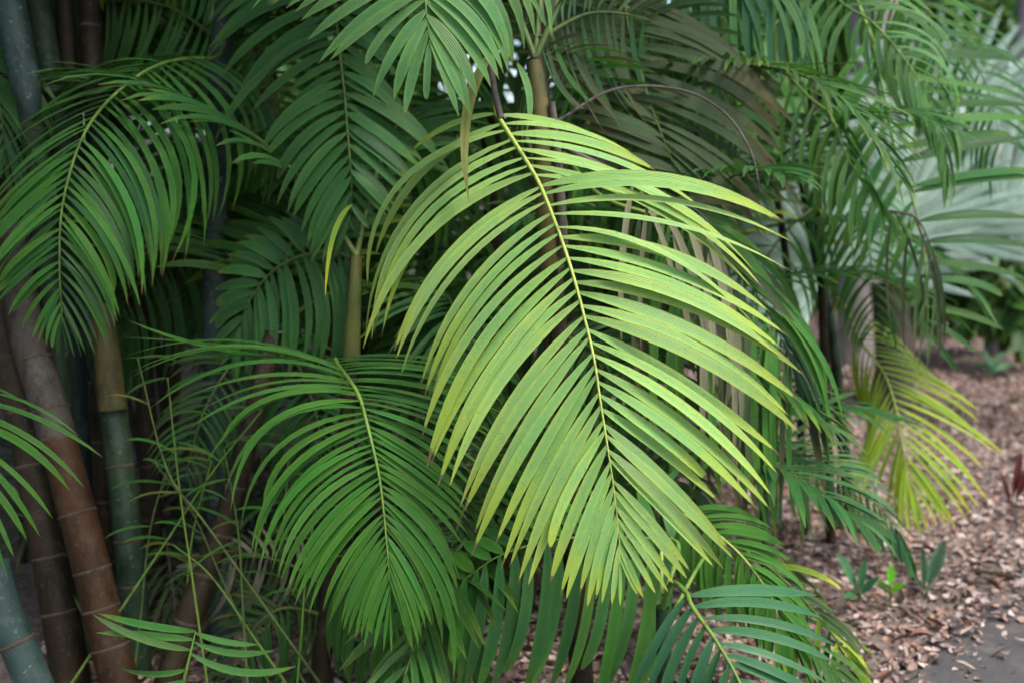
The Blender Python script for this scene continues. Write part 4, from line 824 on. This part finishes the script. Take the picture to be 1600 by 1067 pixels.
spray(G7, [(1256, -190, 3.9), (1330, -130, 3.85), (1400, -60, 3.8), (1450, 30, 3.78), (1470, 130, 3.78)], 130, 26, .018, 'green', 'lit green frond hanging behind the light sweeping one', mats={'green': 2, 'mid': 2})
spray(G7, [(1254, -190, 3.9), (1200, -120, 3.8), (1140, -40, 3.76), (1105, 60, 3.75), (1100, 160, 3.76)], 130, 26, .018, 'mid', 'thin leafed green frond hanging from the top right of centre', mats={'green': 1, 'mid': 2})
spray(G7, [(1262, 0, 3.9), (1210, 40, 3.8), (1170, 120, 3.76), (1155, 220, 3.75), (1165, 320, 3.76)], 110, 18, .018, 'mid', 'green frond hanging above the dead arching stalk')

# thin shoots among the stems
def shoot(label, pts, r, side, mat='rachis_g', leaf='mid', k=7, ln=70):
    lo = at(*pts[0]); pm = palm(label, (lo[0], lo[1], 0), 'thin shoots among the left stems', category='shoot', name='palm_shoot')
    P = [at(*p) for p in pts]; d0 = nrm(P[0] - P[1]); P.insert(0, P[0] + d0 * (P[0][2] + .02) / max(.4, -d0[2]))
    C = spline(P, 30); tube('stem', C, np.linspace(r * 1.3, r * .5, 30), MAT[mat], pm, 5)
    A = []
    for q in range(k):
        i = int(29 - q * 14 / k); sd = side if q % 2 else -side; L_ = ln * pts[-1][2] / FPX * random.uniform(.7, 1.2)
        P0 = C[i]; dr = nrm(RT * sd * random.uniform(.5, 1) + UP * random.uniform(-.2, .6) - FWD * random.uniform(-.3, .3))
        A.append((P0, P0 + dr * L_ * .6, P0 + dr * L_ + np.array([0, 0, -.35 * L_])))
    P0, P1, P2 = (np.array(x) for x in zip(*A)); m = len(P0)
    V, F, UV = leaflet_arrays(P0, P1, P2, np.full(m, .008), np.tile(-FWD + UP * .5, (m, 1)), rng.normal(0, .4, m), rng.normal(0, .4, m), np.full(m, .25), 6, np.zeros(m))
    for q in range(m): mesh_obj('leaflet', V[q], F, MAT[leaf], pm, uv=UV, origin=P0[q])
SH = [((330, 830), (262, 735), (215, 560)), ((300, 900), (280, 760), (262, 590)), ((250, 860), (330, 740), (410, 640)), ((345, 900), (300, 800), (240, 720)), ((290, 960), (300, 840), (330, 720)), ((420, 980), (440, 850), (452, 700)), ((380, 960), (372, 830), (350, 700)), ((470, 1000), (480, 880), (500, 760)), ((400, 1000), (330, 900), (270, 850)), ((220, 960), (236, 820), (275, 690)), ((120, 940), (60, 820), (20, 760)), ((450, 1020), (400, 930), (330, 880))]
for q, (p0, p1, p2) in enumerate(SH):
    d = 2.75 + .05 * (q % 6)
    shoot('thin yellow green palm shoot crossing in the shade between the stems', [(*p0, d), (*p1, d), (*p2, d)],   .0032 if q % 2 else .004, 1 if q % 3 else -1, 'rachis_d' if q % 3 == 0 else 'rachis_g', 'mid' if q % 4 else 'sere', 5, 80)

# ------------------------------------------------------------------ silver fan palm and trunks behind
def fan_leaf(pm, c, right, up, rad, nseg=30, spread=2.35, label=None, cup=.25, droop=.2):
    """A pleated fan: each segment its own folded blade, joined side by side near the middle, free and drooping at the tip."""
    c = np.asarray(c, float); right, up = nrm(np.asarray(right, float)), nrm(np.asarray(up, float)); nrmv = np.cross(right, up)
    fl = empty('fan_leaf', c, pm)
    if label: fl['label'] = label
    da = 2 * spread / nseg
    for q in range(nseg):
        a = -spread + da * (q + .5)
        L = rad * (1 - .25 * (abs(a) / spread) ** 2) * random.uniform(.94, 1.04)
        rr_ = np.array([.04, .3, .55, .75, .9, 1.0]) * L
        wd = np.array([.5, .5, .5, .46, .28, .02]) * da * .98
        Vs = []
        for r_, w_ in zip(rr_, wd):
            wm = min(r_, .45 * L) * w_ * 1.04
            d = np.sin(a) * right + np.cos(a) * up
            s = np.cos(a) * right - np.sin(a) * up
            off = nrmv * (cup * r_ * r_ / rad) + np.array([0, 0, -1]) * droop * (.4 + 1.6 * (q % 2)) * max(0, r_ / L - .5) ** 2 * L
            pc = c + d * r_ + off
            Vs += [pc - s * wm, pc + nrmv * wm * 1.5, pc + s * wm]
        F = np.array([(i * 3 + j, i * 3 + j + 1, i * 3 + j + 4, i * 3 + j + 3) for i in range(5) for j in range(2)], np.int32)
        uvv = [[(j * .5, i / 5), (j * .5 + .5, i / 5), (j * .5 + .5, (i + 1) / 5), (j * .5, (i + 1) / 5)] for i in range(5) for j in range(2)]
        mesh_obj('leaf_segment', np.array(Vs), F, MAT['silver'], fl, uv=np.array(uvv).reshape(-1, 2), smooth=False)
    return fl
fb = gnd(1392, 625)
sf = palm('silver green fan palm with dark leaf base behind the right hand fronds', (fb[0], fb[1], 0), category='fan palm', name='fan_palm')
dF = (fb - CAM) @ FWD
top = at(1386, 440, dF)
tube('trunk', spline([np.array([fb[0], fb[1], -.05]), at(1398, 560, dF), top], 20), np.linspace(.15, .12, 20), MAT['trunk_brown'], sf, 14)
def fan_at(px, py, d, updir, rad, facing=(0, -.75, .66), **kw):
    """updir: picture direction of the middle segment."""
    f = nrm(np.array(facing)); u = updir[0] * RT + updir[1] * UP; u = nrm(u - (u @ f) * f); rg = np.cross(u, f)
    c = at(px, py, d)
    fl = fan_leaf(sf, c, rg, u, rad, **kw)
    tube('petiole', spline([top, (top + c) / 2 + np.array([0, 0, .12]), c], 16), np.linspace(.022, .013, 16), MAT['rachis_g'], sf, 7)
fan_at(1285, 420, 5.0, (-.35, .9), 1.0, label='pale silver fan leaf tilted to the left')
fan_at(1405, 350, 6.2, (0, 1), 1.0, label='upright silver fan leaf')
fan_at(1560, 350, 6.3, (.4, .8), 1.05, label='silver fan leaf at the right edge')
fan_at(1500, 170, dF + .8, (.2, 1), 1.1, label='high silver fan leaf behind the broad frond')
gt = at(1362, 300, 8.6)
g1 = palm('tall grey palm trunk rising out of view behind the right hand fronds', (gt[0], gt[1], 0))
tube('trunk', spline([(gt[0], gt[1], -.05), (gt[0] - .02, gt[1], 1.6), (gt[0] - .06, gt[1], 3.2), (gt[0] - .1, gt[1], 5.2)], 40), np.linspace(.23, .17, 40), MAT['trunk_grey'], g1, 18)
crown(g1, np.array([gt[0] - .1, gt[1], 5.2]), 9, .2, 'under', 2.4, el=(.2, 1.2), ll=.6, lw=.045, n=30)
gt = at(1592, 200, 9.0)
g2 = palm('pale grey trunk at the upper right edge of the view', (gt[0], gt[1], 0))
tube('trunk', spline([(gt[0], gt[1], -.05), (gt[0] + .05, gt[1], 2), (gt[0], gt[1], 5)], 30), np.linspace(.15, .11, 30), MAT['trunk_grey'], g2, 14)
crown(g2, np.array([gt[0], gt[1], 5.0]), 9, .5, 'under', 2.2, el=(.2, 1.2), ll=.6, lw=.045, n=30)

def shrub(label, px, py, h, w, n, mat, d0=None):
    g = gnd(px, py); pm = empty('shrub', (g[0], g[1], 0), label=label, category='shrub')
    for q in range(4):
        a = q * 1.7; tube('branch', spline([g + np.array([0, 0, -.03]), g + np.array([.15 * w * math.cos(a), .15 * w * math.sin(a), h * .4]), g + np.array([.4 * w * math.cos(a), .4 * w * math.sin(a), h * .8])], 10), np.linspace(.015, .006, 10), MAT['culm_brown'], pm, 6)
    cs = [g + np.array([rng.uniform(-.5, .5) * w, rng.uniform(-.3, .3) * w, h * rng.uniform(.25, .85)]) for q in range(7)]
    return leaf_cloud('foliage', cs, [(.35 * w, .3 * w, .22 * h)] * 7, n, .2, mat, asp=.42, parent=pm)
shrub('dark leafy shrub at the right edge beyond the litter', 1592, 572, 1.3, 1.4, 900, 'under')
shrub('dark green shrub beyond the litter beside the dark trunk', 1490, 520, .7, 1.2, 900, 'deep')

# ------------------------------------------------------------------ little plants in the litter
def broad_leaf(pm, base, tip, width, mat, lift=.1, label=None, seg=8):
    base, tip = np.asarray(base, float), np.asarray(tip, float)
    t = np.linspace(0, 1, seg + 1)[:, None]
    mid = (base + tip) / 2 + np.array([0, 0, lift * np.linalg.norm(tip - base)])
    C = (1 - t) ** 2 * base + 2 * (1 - t) * t * mid + t ** 2 * tip
    T = nrm(np.gradient(C, axis=0)); S = nrm(np.cross(T, np.array([0.1, -.5, .85]))); Nn = np.cross(S, T)
    w = width * .5 * np.interp(t[:, 0], [0, .12, .3, .5, .75, .9, 1], [.12, .5, .92, 1, .72, .36, .02])[:, None]
    wav = (.12 * np.sin(t * 22))
    V = np.stack([C - S * w + Nn * w * (.35 + wav), C - S * w * .5 + Nn * w * .12, C, C + S * w * .5 + Nn * w * .12, C + S * w + Nn * w * (.35 - wav)], 1).reshape(-1, 3)
    F = np.array([(i * 5 + j, i * 5 + j + 1, i * 5 + j + 6, i * 5 + j + 5) for i in range(seg) for j in range(4)], np.int32)
    uvv = [[(j * .25, t[i, 0]), (j * .25 + .25, t[i, 0]), (j * .25 + .25, t[i + 1, 0]), (j * .25, t[i + 1, 0])] for i in range(seg) for j in range(4)]
    o = mesh_obj('leaf', V, F, MAT[mat], pm, uv=np.array(uvv).reshape(-1, 2), origin=base)
    if label: o['label'] = label
    return o
MAT['lime'] = leaf_mat('leaf_lime', (0.10, 0.33, 0.03), (0.12, 0.36, 0.03), (0.13, 0.36, 0.03), trans=.3, spots=.05)
MAT['maroon'] = leaf_mat('leaf_maroon', (0.07, 0.018, 0.016), (0.10, 0.022, 0.018), (0.08, 0.02, 0.015), brown=(0.06, 0.02, 0.015))
MAT['zebra'] = leaf_mat('leaf_dark_patterned', (0.016, 0.05, 0.022), (0.055, 0.12, 0.06), (0.02, 0.055, 0.025), edgew=.45)
def seedling(label, px, py, leaves, mat, name='seedling', category='plant', stemr=.003):
    b = gnd(px, py); d = (b - CAM) @ FWD
    pm = empty(name, (b[0], b[1], 0), label=label, category=category)
    for (bx, by, tx, ty, dd, w) in leaves:
        w *= .6
        bb, tp = at(bx, by, d - .02), at(tx, ty, d + dd)
        tube('stalk', spline([b + np.array([0, 0, -.01]), (b + bb) / 2 + np.array([.005, 0, 0]), bb], 8), stemr, MAT['rachis_g' if mat != 'maroon' else 'rachis_dead'], pm, 5)
        broad_leaf(pm, bb, tp, w, mat)
    return pm
seedling('bright lime green seedling leaf on the leaf litter', 1390, 940, [(1391, 915, 1390, 880, -.03, .07), (1388, 920, 1368, 908, .02, .045), (1392, 925, 1416, 912, -.05, .05)], 'lime')
seedling('dark patterned broad leaf plant standing on the litter', 1445, 930, [(1450, 915, 1478, 842, .03, .085), (1444, 918, 1440, 855, -.04, .06), (1446, 922, 1412, 890, -.06, .05)], 'zebra', name='patterned_plant')
seedling('low bluish leafed seedling left of the lime green one', 1340, 935, [(1338, 920, 1306, 862, .02, .07), (1342, 925, 1352, 870, -.03, .05), (1345, 928, 1376, 900, -.06, .05), (1338, 930, 1318, 935, -.1, .05)], 'blue')
seedling('maroon leafed plant at the right edge above the litter', 1588, 830, [(1582, 775, 1596, 705, .0, .06), (1578, 790, 1562, 735, .05, .045), (1588, 780, 1612, 720, -.05, .06), (1586, 800, 1572, 800, -.05, .05)], 'maroon', name='maroon_plant')
seedling('small pale seedling at the far edge of the litter', 1548, 590, [(1548, 575, 1535, 545, 0, .09), (1550, 575, 1570, 548, 0, .09), (1546, 580, 1520, 565, .05, .09), (1552, 580, 1585, 570, .05, .09)], 'blue')
# fallen twigs
def twig(label, pts, r):
    P = [gnd(x, y) + np.array([0, 0, r * 1.2 + ground_h(*gnd(x, y)[:2])]) for x, y in pts]
    o = tube('fallen_branch', spline(P, 16), np.linspace(r, r * .6, 16), MAT['culm_brown'], None, 8)
    o['label'] = label; o['category'] = 'branch'
twig('dark fallen branch lying across the litter beside the path', [(1525, 902), (1560, 908), (1600, 916), (1660, 922)], .014)
twig('thin grey fallen twig lying in the middle of the litter', [(1500, 930), (1535, 945), (1560, 952)], .006)
twig('pale fallen branch far back at the edge of the litter', [(1555, 640), (1590, 622), (1640, 606)], .02)
